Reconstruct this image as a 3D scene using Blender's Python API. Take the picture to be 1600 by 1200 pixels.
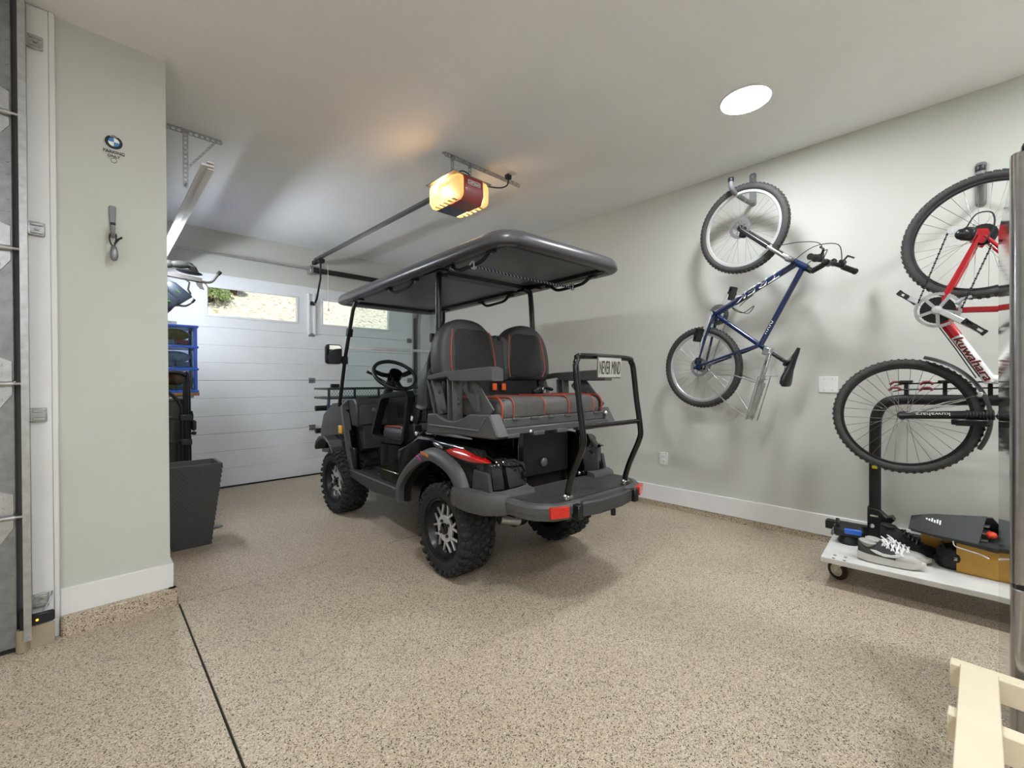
import bpy, bmesh, math, random
from mathutils import Matrix, Vector, Euler

for _o in list(bpy.data.objects):
    bpy.data.objects.remove(_o, do_unlink=True)
random.seed(7)
scene = bpy.context.scene
COL = scene.collection
R = math.radians
PI = math.pi

# ------------------------------------------------------------------ camera
cam_d = bpy.data.cameras.new('camera')
cam = bpy.data.objects.new('camera', cam_d)
COL.objects.link(cam)
cam_d.sensor_width = 36.0
cam_d.lens = 680.77 / 1600 * 36.0
cam_d.clip_start = 0.02
YAW, PITCH, ROLL = R(43.911), R(-0.2717), R(-0.3409)
fw = Vector((math.sin(YAW) * math.cos(PITCH), math.cos(YAW) * math.cos(PITCH), math.sin(PITCH)))
rt = Vector((math.cos(YAW), -math.sin(YAW), 0))
up = rt.cross(fw)
rt2 = math.cos(ROLL) * rt + math.sin(ROLL) * up
up2 = -math.sin(ROLL) * rt + math.cos(ROLL) * up
cam.matrix_world = Matrix(((rt2.x, up2.x, -fw.x, 0), (rt2.y, up2.y, -fw.y, 0), (rt2.z, up2.z, -fw.z, 1.2), (0, 0, 0, 1)))
scene.camera = cam

# ------------------------------------------------------------------ world, sun, exposure
LAMP = 108.0          # emission of the ceiling discs
world = bpy.data.worlds.new('sky')
scene.world = world
world.use_nodes = True
wn = world.node_tree
wn.nodes.clear()
wo = wn.nodes.new('ShaderNodeOutputWorld')
wb = wn.nodes.new('ShaderNodeBackground')
ws = wn.nodes.new('ShaderNodeTexSky')
ws.sky_type = 'NISHITA'
ws.sun_disc = False
ws.sun_elevation = R(50)
ws.sun_rotation = R(200)
wb.inputs['Strength'].default_value = 0.13
wn.links.new(ws.outputs[0], wb.inputs[0])
wn.links.new(wb.outputs[0], wo.inputs[0])
sun_d = bpy.data.lights.new('sun', 'SUN')
sun_d.energy = 3.0
sun_d.angle = R(0.6)
sun_d.color = (1.0, 0.95, 0.86)
sun = bpy.data.objects.new('sun', sun_d)
COL.objects.link(sun)
sun.rotation_euler = Euler((R(42), 0, R(-22)))     # shines towards +Y, onto the slope outside
sun.location = (0, -20, 20)
vs = scene.view_settings
vs.view_transform = 'Standard'
vs.look = 'None'
vs.exposure = 0.62
vs.gamma = 1.0
vs.use_curve_mapping = False

# ------------------------------------------------------------------ materials
def lin(h):
    h = h.lstrip('#')
    out = []
    for i in (0, 2, 4):
        c = int(h[i:i + 2], 16) / 255
        out.append(c / 12.92 if c <= 0.04045 else ((c + 0.055) / 1.055) ** 2.4)
    return tuple(out) + (1.0,)

MATS = {}
def mat(name, col, rough=0.5, metal=0.0, coat=0.0, var=0.06, vscale=6.0, bump=0.0, bscale=60.0, spec=0.5, emit=None, es=0.0, wave=None, trans=0.0):
    if name in MATS:
        return MATS[name]
    m = bpy.data.materials.new(name)
    m.use_nodes = True
    nt = m.node_tree
    b = nt.nodes['Principled BSDF']
    c = lin(col) if isinstance(col, str) else tuple(col)
    tc = nt.nodes.new('ShaderNodeTexCoord')
    nz = nt.nodes.new('ShaderNodeTexNoise')
    nz.inputs['Scale'].default_value = vscale
    nz.inputs['Detail'].default_value = 4
    nt.links.new(tc.outputs['Object'], nz.inputs['Vector'])
    rmp = nt.nodes.new('ShaderNodeValToRGB')
    rmp.color_ramp.elements[0].position = 0.3
    rmp.color_ramp.elements[1].position = 0.7
    rmp.color_ramp.elements[0].color = tuple(max(0, x * (1 - var)) for x in c[:3]) + (1,)
    rmp.color_ramp.elements[1].color = tuple(min(1, x * (1 + var)) for x in c[:3]) + (1,)
    nt.links.new(nz.outputs['Fac'], rmp.inputs['Fac'])
    nt.links.new(rmp.outputs['Color'], b.inputs['Base Color'])
    b.inputs['Roughness'].default_value = rough
    b.inputs['Metallic'].default_value = metal
    b.inputs['Coat Weight'].default_value = coat
    b.inputs['Coat Roughness'].default_value = 0.06
    b.inputs['Specular IOR Level'].default_value = spec
    b.inputs['Transmission Weight'].default_value = trans
    if bump > 0:
        n2 = nt.nodes.new('ShaderNodeTexNoise')
        n2.inputs['Scale'].default_value = bscale
        n2.inputs['Detail'].default_value = 3
        nt.links.new(tc.outputs['Object'], n2.inputs['Vector'])
        src = n2.outputs['Fac']
        if wave:
            w = nt.nodes.new('ShaderNodeTexVoronoi' if wave == 'cells' else 'ShaderNodeTexWave')
            w.inputs['Scale'].default_value = bscale
            nt.links.new(tc.outputs['Object'], w.inputs['Vector'])
            src = w.outputs[0] if wave == 'cells' else w.outputs['Fac']
        bp = nt.nodes.new('ShaderNodeBump')
        bp.inputs['Strength'].default_value = bump
        bp.inputs['Distance'].default_value = 0.004
        nt.links.new(src, bp.inputs['Height'])
        nt.links.new(bp.outputs['Normal'], b.inputs['Normal'])
    if emit:
        b.inputs['Emission Color'].default_value = lin(emit)
        b.inputs['Emission Strength'].default_value = es
    MATS[name] = m
    return m

def glass_mat(name, tint, clear=0.9):
    m = bpy.data.materials.new(name)
    m.use_nodes = True
    nt = m.node_tree
    nt.nodes.clear()
    o = nt.nodes.new('ShaderNodeOutputMaterial')
    mx = nt.nodes.new('ShaderNodeMixShader')
    t = nt.nodes.new('ShaderNodeBsdfTransparent')
    g = nt.nodes.new('ShaderNodeBsdfGlossy')
    g.inputs['Roughness'].default_value = 0.03
    t.inputs['Color'].default_value = lin(tint)
    fr = nt.nodes.new('ShaderNodeLayerWeight')
    fr.inputs['Blend'].default_value = 1 - clear
    nt.links.new(fr.outputs['Fresnel'], mx.inputs[0])
    nt.links.new(t.outputs[0], mx.inputs[1])
    nt.links.new(g.outputs[0], mx.inputs[2])
    nt.links.new(mx.outputs[0], o.inputs[0])
    MATS[name] = m
    return m

def floor_mat():
    m = bpy.data.materials.new('epoxy flake floor')
    m.use_nodes = True
    nt = m.node_tree
    b = nt.nodes['Principled BSDF']
    tc = nt.nodes.new('ShaderNodeTexCoord')
    vo = nt.nodes.new('ShaderNodeTexVoronoi')
    vo.inputs['Scale'].default_value = 290
    nt.links.new(tc.outputs['Object'], vo.inputs['Vector'])
    sp = nt.nodes.new('ShaderNodeSeparateColor')
    nt.links.new(vo.outputs['Color'], sp.inputs[0])
    r1 = nt.nodes.new('ShaderNodeValToRGB')
    cr = r1.color_ramp
    cr.interpolation = 'CONSTANT'
    cols = [(0.0, '2e2620'), (0.09, '8f7f6d'), (0.17, 'ac9a84'), (0.36, 'bfae97'), (0.70, 'cbbba5'), (0.90, 'ddd1bf')]
    cr.elements[0].position = 0.0
    cr.elements[0].color = lin(cols[0][1])
    cr.elements[1].position = cols[1][0]
    cr.elements[1].color = lin(cols[1][1])
    for p, h in cols[2:]:
        e = cr.elements.new(p)
        e.color = lin(h)
    nt.links.new(sp.outputs[0], r1.inputs['Fac'])
    nz = nt.nodes.new('ShaderNodeTexNoise')
    nz.inputs['Scale'].default_value = 1.3
    nz.inputs['Detail'].default_value = 5
    nt.links.new(tc.outputs['Object'], nz.inputs['Vector'])
    r2 = nt.nodes.new('ShaderNodeValToRGB')
    r2.color_ramp.elements[0].position = 0.35
    r2.color_ramp.elements[0].color = (0.86, 0.85, 0.83, 1)
    r2.color_ramp.elements[1].position = 0.7
    r2.color_ramp.elements[1].color = (1, 1, 1, 1)
    nt.links.new(nz.outputs['Fac'], r2.inputs['Fac'])
    mx = nt.nodes.new('ShaderNodeMixRGB')
    mx.blend_type = 'MULTIPLY'
    mx.inputs[0].default_value = 1
    nt.links.new(r1.outputs[0], mx.inputs[1])
    nt.links.new(r2.outputs[0], mx.inputs[2])
    nt.links.new(mx.outputs[0], b.inputs['Base Color'])
    b.inputs['Roughness'].default_value = 0.42
    b.inputs['Specular IOR Level'].default_value = 0.5
    bp = nt.nodes.new('ShaderNodeBump')
    bp.inputs['Strength'].default_value = 0.25
    bp.inputs['Distance'].default_value = 0.001
    nt.links.new(sp.outputs[1], bp.inputs['Height'])
    nt.links.new(bp.outputs['Normal'], b.inputs['Normal'])
    MATS['floor'] = m
    return m

FLOOR = floor_mat()
WALL = mat('pale sage wall paint', 'c7c7bf', 0.75, var=0.015, vscale=3, bump=0.12, bscale=180)
CEIL = mat('white ceiling paint', 'f3f3f2', 0.85, var=0.015, vscale=3, bump=0.25, bscale=140)
TRIM = mat('white trim paint', 'e4e2e0', 0.4, var=0.02)
DOORW = mat('white steel door', 'e4e6e8', 0.42, var=0.02, bump=0.06, bscale=220)
SEAL = mat('black rubber seal', '141414', 0.7)
GALV = mat('galvanised steel', 'b9babb', 0.33, 0.85, var=0.14, vscale=30)
GALVD = mat('dull galvanised steel', '8f9092', 0.42, 0.8, var=0.16, vscale=24)
CHROME = mat('bright chrome', 'dcdcdc', 0.12, 1.0, var=0.03)
BLKM = mat('satin black metal', '171819', 0.3, 0.2, var=0.1)
BLKG = mat('glossy black paint', '050506', 0.07, 0.0, coat=0.35, var=0.05, spec=0.35)
BLKP = mat('black plastic', '17181a', 0.45, var=0.1, bump=0.1, bscale=300)
GRYP = mat('charcoal moulded plastic', '4c4c4b', 0.42, var=0.06, bump=0.15, bscale=260)
DGRYP = mat('dark charcoal plastic', '393a3a', 0.5, var=0.06, bump=0.15, bscale=260)
RUBBER = mat('black tyre rubber', '1d1d1e', 0.72, var=0.15, vscale=20, bump=0.1, bscale=160)
BRUB = mat('dusty bicycle rubber', '3a3a38', 0.75, var=0.18, vscale=30)
VINYL = mat('charcoal vinyl', '333435', 0.5, var=0.05, bump=0.2, bscale=350)
QUILT = mat('quilted black fabric', '242423', 0.8, var=0.1, bump=0.5, bscale=42, wave='cells')
QUILT2 = mat('quilted grey fabric', '4d4a47', 0.8, var=0.1, bump=0.5, bscale=42, wave='cells')
GVINYL = mat('warm grey vinyl', '5a5754', 0.5, var=0.05, bump=0.2, bscale=350)
ORANGE = mat('orange piping', 'a8452a', 0.6, var=0.1)
REDL = mat('red lens plastic', 'c01208', 0.12, coat=1.0, var=0.1, vscale=60, emit='b00a02', es=0.0)
REDR = mat('red reflector', 'c8281c', 0.25, coat=0.6, var=0.2, vscale=120)
SILV = mat('machined aluminium', 'd2d3d4', 0.3, 0.55, var=0.05)
BODYB = mat('blue frame paint', '122a55', 0.15, 0.25, coat=1.0, var=0.1)
BODYR = mat('red frame paint', 'c01826', 0.15, 0.1, coat=1.0, var=0.06)
WHITEP = mat('white gloss paint', 'e6e6e4', 0.25, coat=0.6, var=0.02)
WHT = mat('white print', 'efefec', 0.5, var=0.02)
BLK = mat('black print', '101010', 0.5, var=0.05)
STEEL = mat('brushed stainless steel', 'a4a3a3', 0.24, 0.95, var=0.08, vscale=40)
STEELD = mat('polished stainless side', 'b6b4b2', 0.07, 1.0, var=0.02)
FOAM = mat('black foam grip', '1a1a1a', 0.8, var=0.1)
WOOD = mat('white painted wood', 'dccfb4', 0.55, var=0.06, vscale=5, bump=0.2, bscale=30)
BOARD = mat('worn white board', 'd3d1cb', 0.6, var=0.09, vscale=7, bump=0.25, bscale=40)
CARD = mat('ochre cardboard', 'c99a45', 0.7, var=0.06, vscale=9)
BLUEP = mat('blue plastic', '1450b8', 0.3, var=0.05)
GLASS = glass_mat('clear window glass', 'f4f7f5', 0.94)
ACRYL = glass_mat('clear acrylic', 'eef4f4', 0.93)
DRAWP = glass_mat('frosted drawer plastic', 'c8d6e6', 0.75)

# ------------------------------------------------------------------ mesh helpers
def cr_smooth(pts, n=6, closed=False):
    P = [Vector(p) for p in pts]
    out = []
    N = len(P)
    rng = range(N) if closed else range(N - 1)
    for i in rng:
        if closed:
            p0, p1, p2, p3 = P[(i - 1) % N], P[i], P[(i + 1) % N], P[(i + 2) % N]
        else:
            p0, p1, p2, p3 = P[max(i - 1, 0)], P[i], P[i + 1], P[min(i + 2, N - 1)]
        for k in range(n):
            t = k / n
            out.append(0.5 * ((2 * p1) + (p2 - p0) * t + (2 * p0 - 5 * p1 + 4 * p2 - p3) * t * t + (3 * p1 - p0 - 3 * p2 + p3) * t ** 3))
    if not closed:
        out.append(P[-1])
    return out

def area2(poly):
    return sum(poly[i][0] * poly[(i + 1) % len(poly)][1] - poly[(i + 1) % len(poly)][0] * poly[i][1] for i in range(len(poly)))

def inset(poly, d):
    n = len(poly)
    s = 1 if area2(poly) > 0 else -1
    out = []
    for i in range(n):
        p0, p1, p2 = Vector(poly[i - 1][:2]), Vector(poly[i][:2]), Vector(poly[(i + 1) % n][:2])
        a, b = (p1 - p0), (p2 - p1)
        if a.length < 1e-9 or b.length < 1e-9:
            out.append(tuple(p1)); continue
        a.normalize(); b.normalize()
        n1 = Vector((-a.y, a.x)) * s
        n2 = Vector((-b.y, b.x)) * s
        m = n1 + n2
        if m.length < 1e-6:
            m = n1
        m.normalize()
        k = d / max(0.35, m.dot(n1))
        out.append(tuple(p1 + m * k))
    return out

def rrect(w, h, r, n=5, cx=0, cy=0):
    pts = []
    for qx, qy, a0 in ((1, 1, 0), (-1, 1, 90), (-1, -1, 180), (1, -1, 270)):
        for k in range(n + 1):
            a = R(a0 + 90 * k / n)
            pts.append((cx + qx * (w / 2 - r) + r * math.cos(a), cy + qy * (h / 2 - r) + r * math.sin(a)))
    return pts

def basis(d):
    d = Vector(d).normalized()
    a = Vector((0, 0, 1)) if abs(d.z) < 0.9 else Vector((1, 0, 0))
    u = d.cross(a).normalized()
    return u, d.cross(u).normalized(), d

class MB:
    def __init__(self, T=None):
        self.v, self.f, self.T = [], [], T

    def add(self, vs, fs):
        o = len(self.v)
        T = self.T
        for p in vs:
            p = Vector(p)
            self.v.append(T @ p if T else p)
        self.f += [tuple(i + o for i in q) for q in fs]
        return self

    def box(self, c, s, ch=0.0, rot=None):
        c = Vector(c)
        hx, hy, hz = (max(1e-5, q / 2) for q in s)
        M = (Euler(rot).to_matrix() if rot is not None and not isinstance(rot, Matrix) else rot)
        vs, fs = [], []
        if ch <= 0:
            for x in (-1, 1):
                for y in (-1, 1):
                    for z in (-1, 1):
                        vs.append(Vector((x * hx, y * hy, z * hz)))
            fs = [(0, 1, 3, 2), (4, 6, 7, 5), (0, 4, 5, 1), (2, 3, 7, 6), (0, 2, 6, 4), (1, 5, 7, 3)]
        else:
            ch = min(ch, hx * .95, hy * .95, hz * .95)
            idx = {}
            for x in (-1, 1):
                for y in (-1, 1):
                    for z in (-1, 1):
                        for ax in range(3):
                            p = [x * (hx - ch), y * (hy - ch), z * (hz - ch)]
                            p[ax] = (x, y, z)[ax] * (hx, hy, hz)[ax]
                            idx[(x, y, z, ax)] = len(vs)
                            vs.append(Vector(p))
            S = (-1, 1)
            for s_ in S:
                fs.append([idx[(s_, a, b, 0)] for a, b in ((-1, -1), (1, -1), (1, 1), (-1, 1))][::s_])
                fs.append([idx[(a, s_, b, 1)] for a, b in ((-1, -1), (-1, 1), (1, 1), (1, -1))][::s_])
                fs.append([idx[(a, b, s_, 2)] for a, b in ((-1, -1), (1, -1), (1, 1), (-1, 1))][::s_])
            for a in S:
                for b in S:
                    fs.append([idx[(a, b, -1, 0)], idx[(a, b, -1, 1)], idx[(a, b, 1, 1)], idx[(a, b, 1, 0)]])
                    fs.append([idx[(a, -1, b, 0)], idx[(a, -1, b, 2)], idx[(a, 1, b, 2)], idx[(a, 1, b, 0)]])
                    fs.append([idx[(-1, a, b, 1)], idx[(-1, a, b, 2)], idx[(1, a, b, 2)], idx[(1, a, b, 1)]])
                    for d in S:
                        fs.append([idx[(a, b, d, 0)], idx[(a, b, d, 1)], idx[(a, b, d, 2)]])
        vs = [(M @ p if M is not None else p) + c for p in vs]
        return self.add(vs, fs)

    def b2(self, x0, x1, y0, y1, z0, z1, ch=0.0):
        return self.box(((x0 + x1) / 2, (y0 + y1) / 2, (z0 + z1) / 2), (abs(x1 - x0), abs(y1 - y0), abs(z1 - z0)), ch)

    def bar(self, p0, p1, w, h, ch=0.0, roll=0.0):
        p0, p1 = Vector(p0), Vector(p1)
        u, v, d = basis(p1 - p0)
        if roll:
            c, s = math.cos(roll), math.sin(roll)
            u, v = u * c + v * s, v * c - u * s
        M = Matrix((u, v, d)).transposed()
        return self.box((p0 + p1) / 2, (w, h, (p1 - p0).length), ch, M)

    def loft(self, rings, cap0=True, cap1=True, closed=True):
        n = len(rings[0])
        vs = [Vector(p) for r in rings for p in r]
        fs = []
        for i in range(len(rings) - 1):
            for j in range(n if closed else n - 1):
                k = (j + 1) % n
                fs.append((i * n + j, i * n + k, (i + 1) * n + k, (i + 1) * n + j))
        if cap0:
            fs.append(tuple(range(n - 1, -1, -1)))
        if cap1:
            fs.append(tuple(range((len(rings) - 1) * n, len(rings) * n)))
        return self.add(vs, fs)

    def ringloop(self, rings):
        n, m = len(rings[0]), len(rings)
        vs = [Vector(p) for r in rings for p in r]
        fs = [(i * n + j, i * n + (j + 1) % n, ((i + 1) % m) * n + (j + 1) % n, ((i + 1) % m) * n + j) for i in range(m) for j in range(n)]
        return self.add(vs, fs)

    def cyl(self, p0, p1, r0, r1=None, n=14, caps=True):
        p0, p1 = Vector(p0), Vector(p1)
        r1 = r0 if r1 is None else r1
        u, v, d = basis(p1 - p0)
        A = [2 * PI * k / n for k in range(n)]
        return self.loft([[p0 + (u * math.cos(a) + v * math.sin(a)) * r0 for a in A], [p1 + (u * math.cos(a) + v * math.sin(a)) * r1 for a in A]], caps, caps)

    def sweep(self, pts, sec, closed=False, caps=True, upv=None, scales=None):
        P = [Vector(p) for p in pts]
        n = len(P)
        T = []
        for i in range(n):
            if closed:
                t = P[(i + 1) % n] - P[i - 1]
            else:
                t = P[min(i + 1, n - 1)] - P[max(i - 1, 0)]
            T.append(t.normalized() if t.length > 1e-9 else Vector((0, 0, 1)))
        rings = []
        u = None
        for i in range(n):
            t = T[i]
            if upv is not None:
                w = Vector(upv)
                u = t.cross(w)
                if u.length < 1e-4:
                    u = basis(t)[0]
                u.normalize()
            elif u is None:
                u = basis(t)[0]
            else:
                u = u - t * u.dot(t)
                u = u.normalized() if u.length > 1e-6 else basis(t)[0]
            v = u.cross(t) if upv is None else u.cross(t)
            s = scales[i] if scales else 1
            rings.append([P[i] + (u * a + v * b) * s for a, b in sec])
        if closed:
            return self.ringloop(rings)
        return self.loft(rings, caps, caps)

    def tube(self, pts, r, n=8, closed=False, caps=True):
        sec = [(math.cos(2 * PI * k / n), math.sin(2 * PI * k / n)) for k in range(n)]
        if isinstance(r, (list, tuple)):
            return self.sweep(pts, sec, closed, caps, None, list(r))
        return self.sweep(pts, [(a * r, b * r) for a, b in sec], closed, caps)

    def lathe(self, prof, o=(0, 0, 0), axis=(0, 0, 1), n=28, closed=False):
        o = Vector(o)
        u, v, d = basis(axis)
        rings = []
        for r, h in prof:
            r = max(r, 1e-5)
            rings.append([o + d * h + (u * math.cos(2 * PI * k / n) + v * math.sin(2 * PI * k / n)) * r for k in range(n)])
        if closed:
            return self.ringloop(rings)
        return self.loft(rings, True, True)

    def prism(self, poly, ax, a, b, ch=0.0):
        def P(p, t):
            q = [p[0], p[1]]
            q.insert(ax, t)
            return q
        if a > b:
            a, b = b, a
        if ch <= 0:
            return self.loft([[P(p, a) for p in poly], [P(p, b) for p in poly]])
        ip = inset(poly, ch)
        return self.loft([[P(p, a) for p in ip], [P(p, a + ch) for p in poly], [P(p, b - ch) for p in poly], [P(p, b) for p in ip]])

    def ell(self, c, r, n=16, m=9, rot=None):
        c = Vector(c)
        M = Euler(rot).to_matrix() if rot is not None else None
        rings = []
        for i in range(m + 1):
            t = -PI / 2 + PI * i / m
            ring = []
            for k in range(n):
                a = 2 * PI * k / n
                cr_ = max(math.cos(t), 0.02)
                p = Vector((r[0] * cr_ * math.cos(a), r[1] * cr_ * math.sin(a), r[2] * math.sin(t)))
                ring.append((M @ p if M else p) + c)
            rings.append(ring)
        return self.loft(rings)

    def build(self, name, material, parent=None, smooth=38, label=None):
        me = bpy.data.meshes.new(name)
        me.from_pydata([tuple(p) for p in self.v], [], self.f)
        bm = bmesh.new()
        bm.from_mesh(me)
        bmesh.ops.recalc_face_normals(bm, faces=bm.faces)
        bm.to_mesh(me)
        bm.free()
        if smooth:
            me.polygons.foreach_set('use_smooth', [True] * len(me.polygons))
            me.set_sharp_from_angle(angle=R(smooth))
        if isinstance(material, str):
            material = MATS[material]
        me.materials.append(material)
        o = bpy.data.objects.new(name, me)
        COL.objects.link(o)
        if parent is not None:
            o.parent = parent
        if label:
            o['label'] = label
        return o

def thing(name, label, cat, loc=(0, 0, 0), rot=(0, 0, 0), group=None):
    o = bpy.data.objects.new(name, None)
    COL.objects.link(o)
    o.empty_display_size = 0.1
    o.location = loc
    o.rotation_euler = rot
    o['label'] = label
    o['category'] = cat
    if group:
        o['group'] = group
    return o

def tag(o, label, cat, group=None):
    o['label'] = label
    o['category'] = cat
    if group:
        o['group'] = group
    return o

def struct(o, label=None, cat=None):
    o['kind'] = 'structure'
    if label:
        o['label'] = label
    if cat:
        o['category'] = cat
    return o

def shared(name, src, parent, loc=None, rot=None, scale=None):
    o = bpy.data.objects.new(name, src.data)
    COL.objects.link(o)
    o.parent = parent
    if loc is not None:
        o.location = loc
    if rot is not None:
        o.rotation_euler = rot
    if scale is not None:
        o.scale = scale
    return o

def copy_tree(o, parent=None):
    c = o.copy()
    COL.objects.link(c)
    c.parent = parent
    for ch in list(o.children):
        copy_tree(ch, c)
    return c

def text(s, width, height, M, material, parent, name='lettering', thick=0.0006, spacing=1.0, shear=0.0, label=None):
    cu = bpy.data.curves.new('txt', 'FONT')
    cu.body = s
    cu.align_x = 'CENTER'
    cu.align_y = 'CENTER'
    cu.extrude = 0.5
    cu.space_character = spacing
    cu.shear = shear
    cu.resolution_u = 3
    t = bpy.data.objects.new('txt', cu)
    COL.objects.link(t)
    bpy.context.view_layer.update()
    dg = bpy.context.evaluated_depsgraph_get()
    me = bpy.data.meshes.new_from_object(t.evaluated_get(dg))
    bpy.data.objects.remove(t, do_unlink=True)
    xs = [v.co.x for v in me.vertices]
    ys = [v.co.y for v in me.vertices]
    cx, cy = (max(xs) + min(xs)) / 2, (max(ys) + min(ys)) / 2
    sx, sy = width / max(1e-6, max(xs) - min(xs)), height / max(1e-6, max(ys) - min(ys))
    for v in me.vertices:
        v.co = M @ Vector(((v.co.x - cx) * sx, (v.co.y - cy) * sy, v.co.z * thick * 2))
    me.name = name
    me.materials.clear()
    me.materials.append(material)
    o = bpy.data.objects.new(name, me)
    COL.objects.link(o)
    o.parent = parent
    if label:
        o['label'] = label
    return o

def frameM(x, y, o):
    x, y = Vector(x).normalized(), Vector(y)
    y = (y - x * y.dot(x)).normalized()
    z = x.cross(y)
    M = Matrix((x, y, z)).transposed().to_4x4()
    M.translation = Vector(o)
    return M
# ------------------------------------------------------------------ setting
ZC = 2.965
XR = 3.91
fl = struct(MB().b2(-5.4, 4.1, -3.4, 6.3, -0.12, -0.008).build('floor', SEAL))
for (x0, x1, y0, y1) in ((-5.3, 0.328, -3.3, 2.984), (0.336, 4.0, -3.3, 2.979), (0.28, 4.0, 2.989, 6.2), ):
    MB().b2(x0, x1, y0, y1, -0.05, 0.0, 0.0015).build('floor_slab', FLOOR, fl)
MB().b2(-5.3, -0.1, 2.984, 3.2, -0.05, 0.0).build('floor_slab', FLOOR, fl)
struct(MB().b2(-5.4, 4.15, -3.45, 6.3, ZC, ZC + 0.14).build('ceiling', CEIL))
struct(MB().b2(XR, XR + 0.16, -3.4, 6.3, -0.1, ZC).build('wall_right', WALL))
wb_ = MB()
wb_.b2(0.29, 0.60, 5.965, 6.16, -0.1, ZC).b2(3.52, XR, 5.965, 6.16, -0.1, ZC).b2(0.60, 3.52, 5.965, 6.16, 2.40, ZC)
struct(wb_.build('wall_back', WALL))
struct(MB().b2(-0.118, 0.30, 3.03, 6.16, -0.1, ZC).build('wall_left', WALL))
struct(MB().b2(-5.4, -0.118, 3.03, 3.18, 2.42, ZC).b2(-5.4, -4.95, 3.02, 3.18, -0.1, 2.42).build('wall_left_header', WALL))
struct(MB().b2(-5.45, -5.3, -3.4, 3.2, -0.1, ZC).build('wall_far_left', WALL))
struct(MB().b2(-5.4, 4.1, -3.45, -3.3, -0.1, ZC).build('wall_front', WALL))
# curbs and baseboards
struct(MB().b2(-0.118, 0.33, 2.975, 3.03, -0.01, 0.088, 0.008).b2(0.28, 0.33, 2.98, 5.95, -0.01, 0.088, 0.008).build('trim_1', FLOOR))
struct(MB().b2(3.9, XR + 0.02, -3.3, 5.98, -0.01, 0.048).build('trim_2', FLOOR))
struct(MB().b2(-0.12, 0.314, 3.014, 3.032, 0.072, 0.216, 0.004).b2(0.299, 0.313, 3.034, 5.95, 0.072, 0.216, 0.004).build('baseboard_left', TRIM))
struct(MB().b2(3.894, XR + 0.01, -3.3, 5.98, 0.048, 0.203, 0.004).build('baseboard_right', TRIM))
# jamb of the left door opening and casing
struct(MB().b2(-0.212, -0.12, 3.0, 3.18, 0.0, 2.962, 0.004).b2(-0.14, -0.118, 2.996, 3.03, 0.09, 2.962, 0.004).build('trim_3', TRIM))
struct(MB().b2(3.68, XR, 5.93, 5.97, 0.0, 2.5, 0.004).build('trim_4', TRIM))
struct(MB().b2(0.36, 0.52, 5.95, 5.97, 0.0, 2.5, 0.004).build('trim_5', TRIM))

# ------------------------------------------------------------------ back sectional door
DY = 5.90
door = struct(thing('door_1', 'white sectional garage door with two narrow windows', 'door', (2.06, DY, 0)))
del door['category']
def groove_section(mb, x0, x1, z0, z1, y0, y1, n):
    h = (z1 - z0) / n
    for k in range(n):
        mb.b2(x0, x1, y0, y1, z0 + k * h + 0.0012, z0 + (k + 1) * h - 0.0012, 0.0035)
    mb.b2(x0, x1, y0 + 0.006, y1, z0 - 0.003, z1 + 0.003)
SEC = [(0.015, 0.622), (0.626, 1.232), (1.236, 1.838), (1.842, 2.445)]
X0, X1 = -1.50, 1.50
for i in range(3):
    m = MB()
    groove_section(m, X0, X1, SEC[i][0], SEC[i][1], 0.0, 0.045, 3)
    m.build('door_section', DOORW, door)
W1 = (-1.125, -0.18)
W2 = (0.145, 1.10)
zb, zt = 1.978, 2.295
m = MB()
z0, z1 = SEC[3]
m.b2(X0, X1, 0, 0.045, z0, zb, 0.003).b2(X0, X1, 0, 0.045, zt, z1, 0.003)
m.b2(X0, W1[0], 0, 0.045, zb, zt).b2(W1[1], W2[0], 0, 0.045, zb, zt).b2(W2[1], X1, 0, 0.045, zb, zt)
m.build('door_section', DOORW, door)
for a, b in (W1, W2):
    m = MB()
    t = 0.022
    m.b2(a - t, b + t, -0.008, 0.004, zb - t, zb + 0.004, 0.003).b2(a - t, b + t, -0.008, 0.004, zt - 0.004, zt + t, 0.003)
    m.b2(a - t, a + 0.004, -0.008, 0.004, zb, zt, 0.003).b2(b - 0.004, b + t, -0.008, 0.004, zb, zt, 0.003)
    wf = m.build('window_frame', DOORW, door)
    MB().b2(a + 0.001, b - 0.001, 0.018, 0.024, zb + 0.001, zt - 0.001).build('window_pane', GLASS, wf)
MB().b2(X0, X1, -0.004, 0.045, 0.001, 0.018).build('bottom_seal', SEAL, door)
# centre strut plate with its bracket and the hinges
st = MB().b2(-0.055, 0.055, -0.012, 0.0, 1.83, 2.36, 0.003).b2(-0.045, -0.025, -0.03, -0.01, 1.83, 2.36, 0.002).b2(0.025, 0.045, -0.03, -0.01, 1.83, 2.36, 0.002).build('centre_strut', DOORW, door)
MB().box((-0.005, -0.035, 2.235), (0.045, 0.04, 0.045), 0.008).cyl((-0.03, -0.04, 2.22), (0.03, -0.04, 2.22), 0.012).build('arm_bracket', BLKM, st)
def hinge(mb, x, z):
    mb.b2(x - 0.04, x + 0.04, -0.006, 0, z - 0.035, z - 0.006, 0.002).b2(x - 0.04, x + 0.04, -0.006, 0, z + 0.006, z + 0.035, 0.002)
    mb.cyl((x - 0.035, -0.008, z), (x + 0.035, -0.008, z), 0.008, n=10)
    for dx in (-0.022, 0.022):
        for dz in (-0.02, 0.02):
            mb.cyl((x + dx, -0.010, z + dz), (x + dx, 0, z + dz), 0.006, n=6)
for z in (0.624, 1.234, 1.84):
    for x in (0.0, -1.44, 1.44):
        m = MB(); hinge(m, x, z); m.build('hinge', GALVD, door)
MB().box((-0.55, -0.006, 0.95), (0.003, 0.003, 0.003)).build('screw', GALVD, door)
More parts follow.
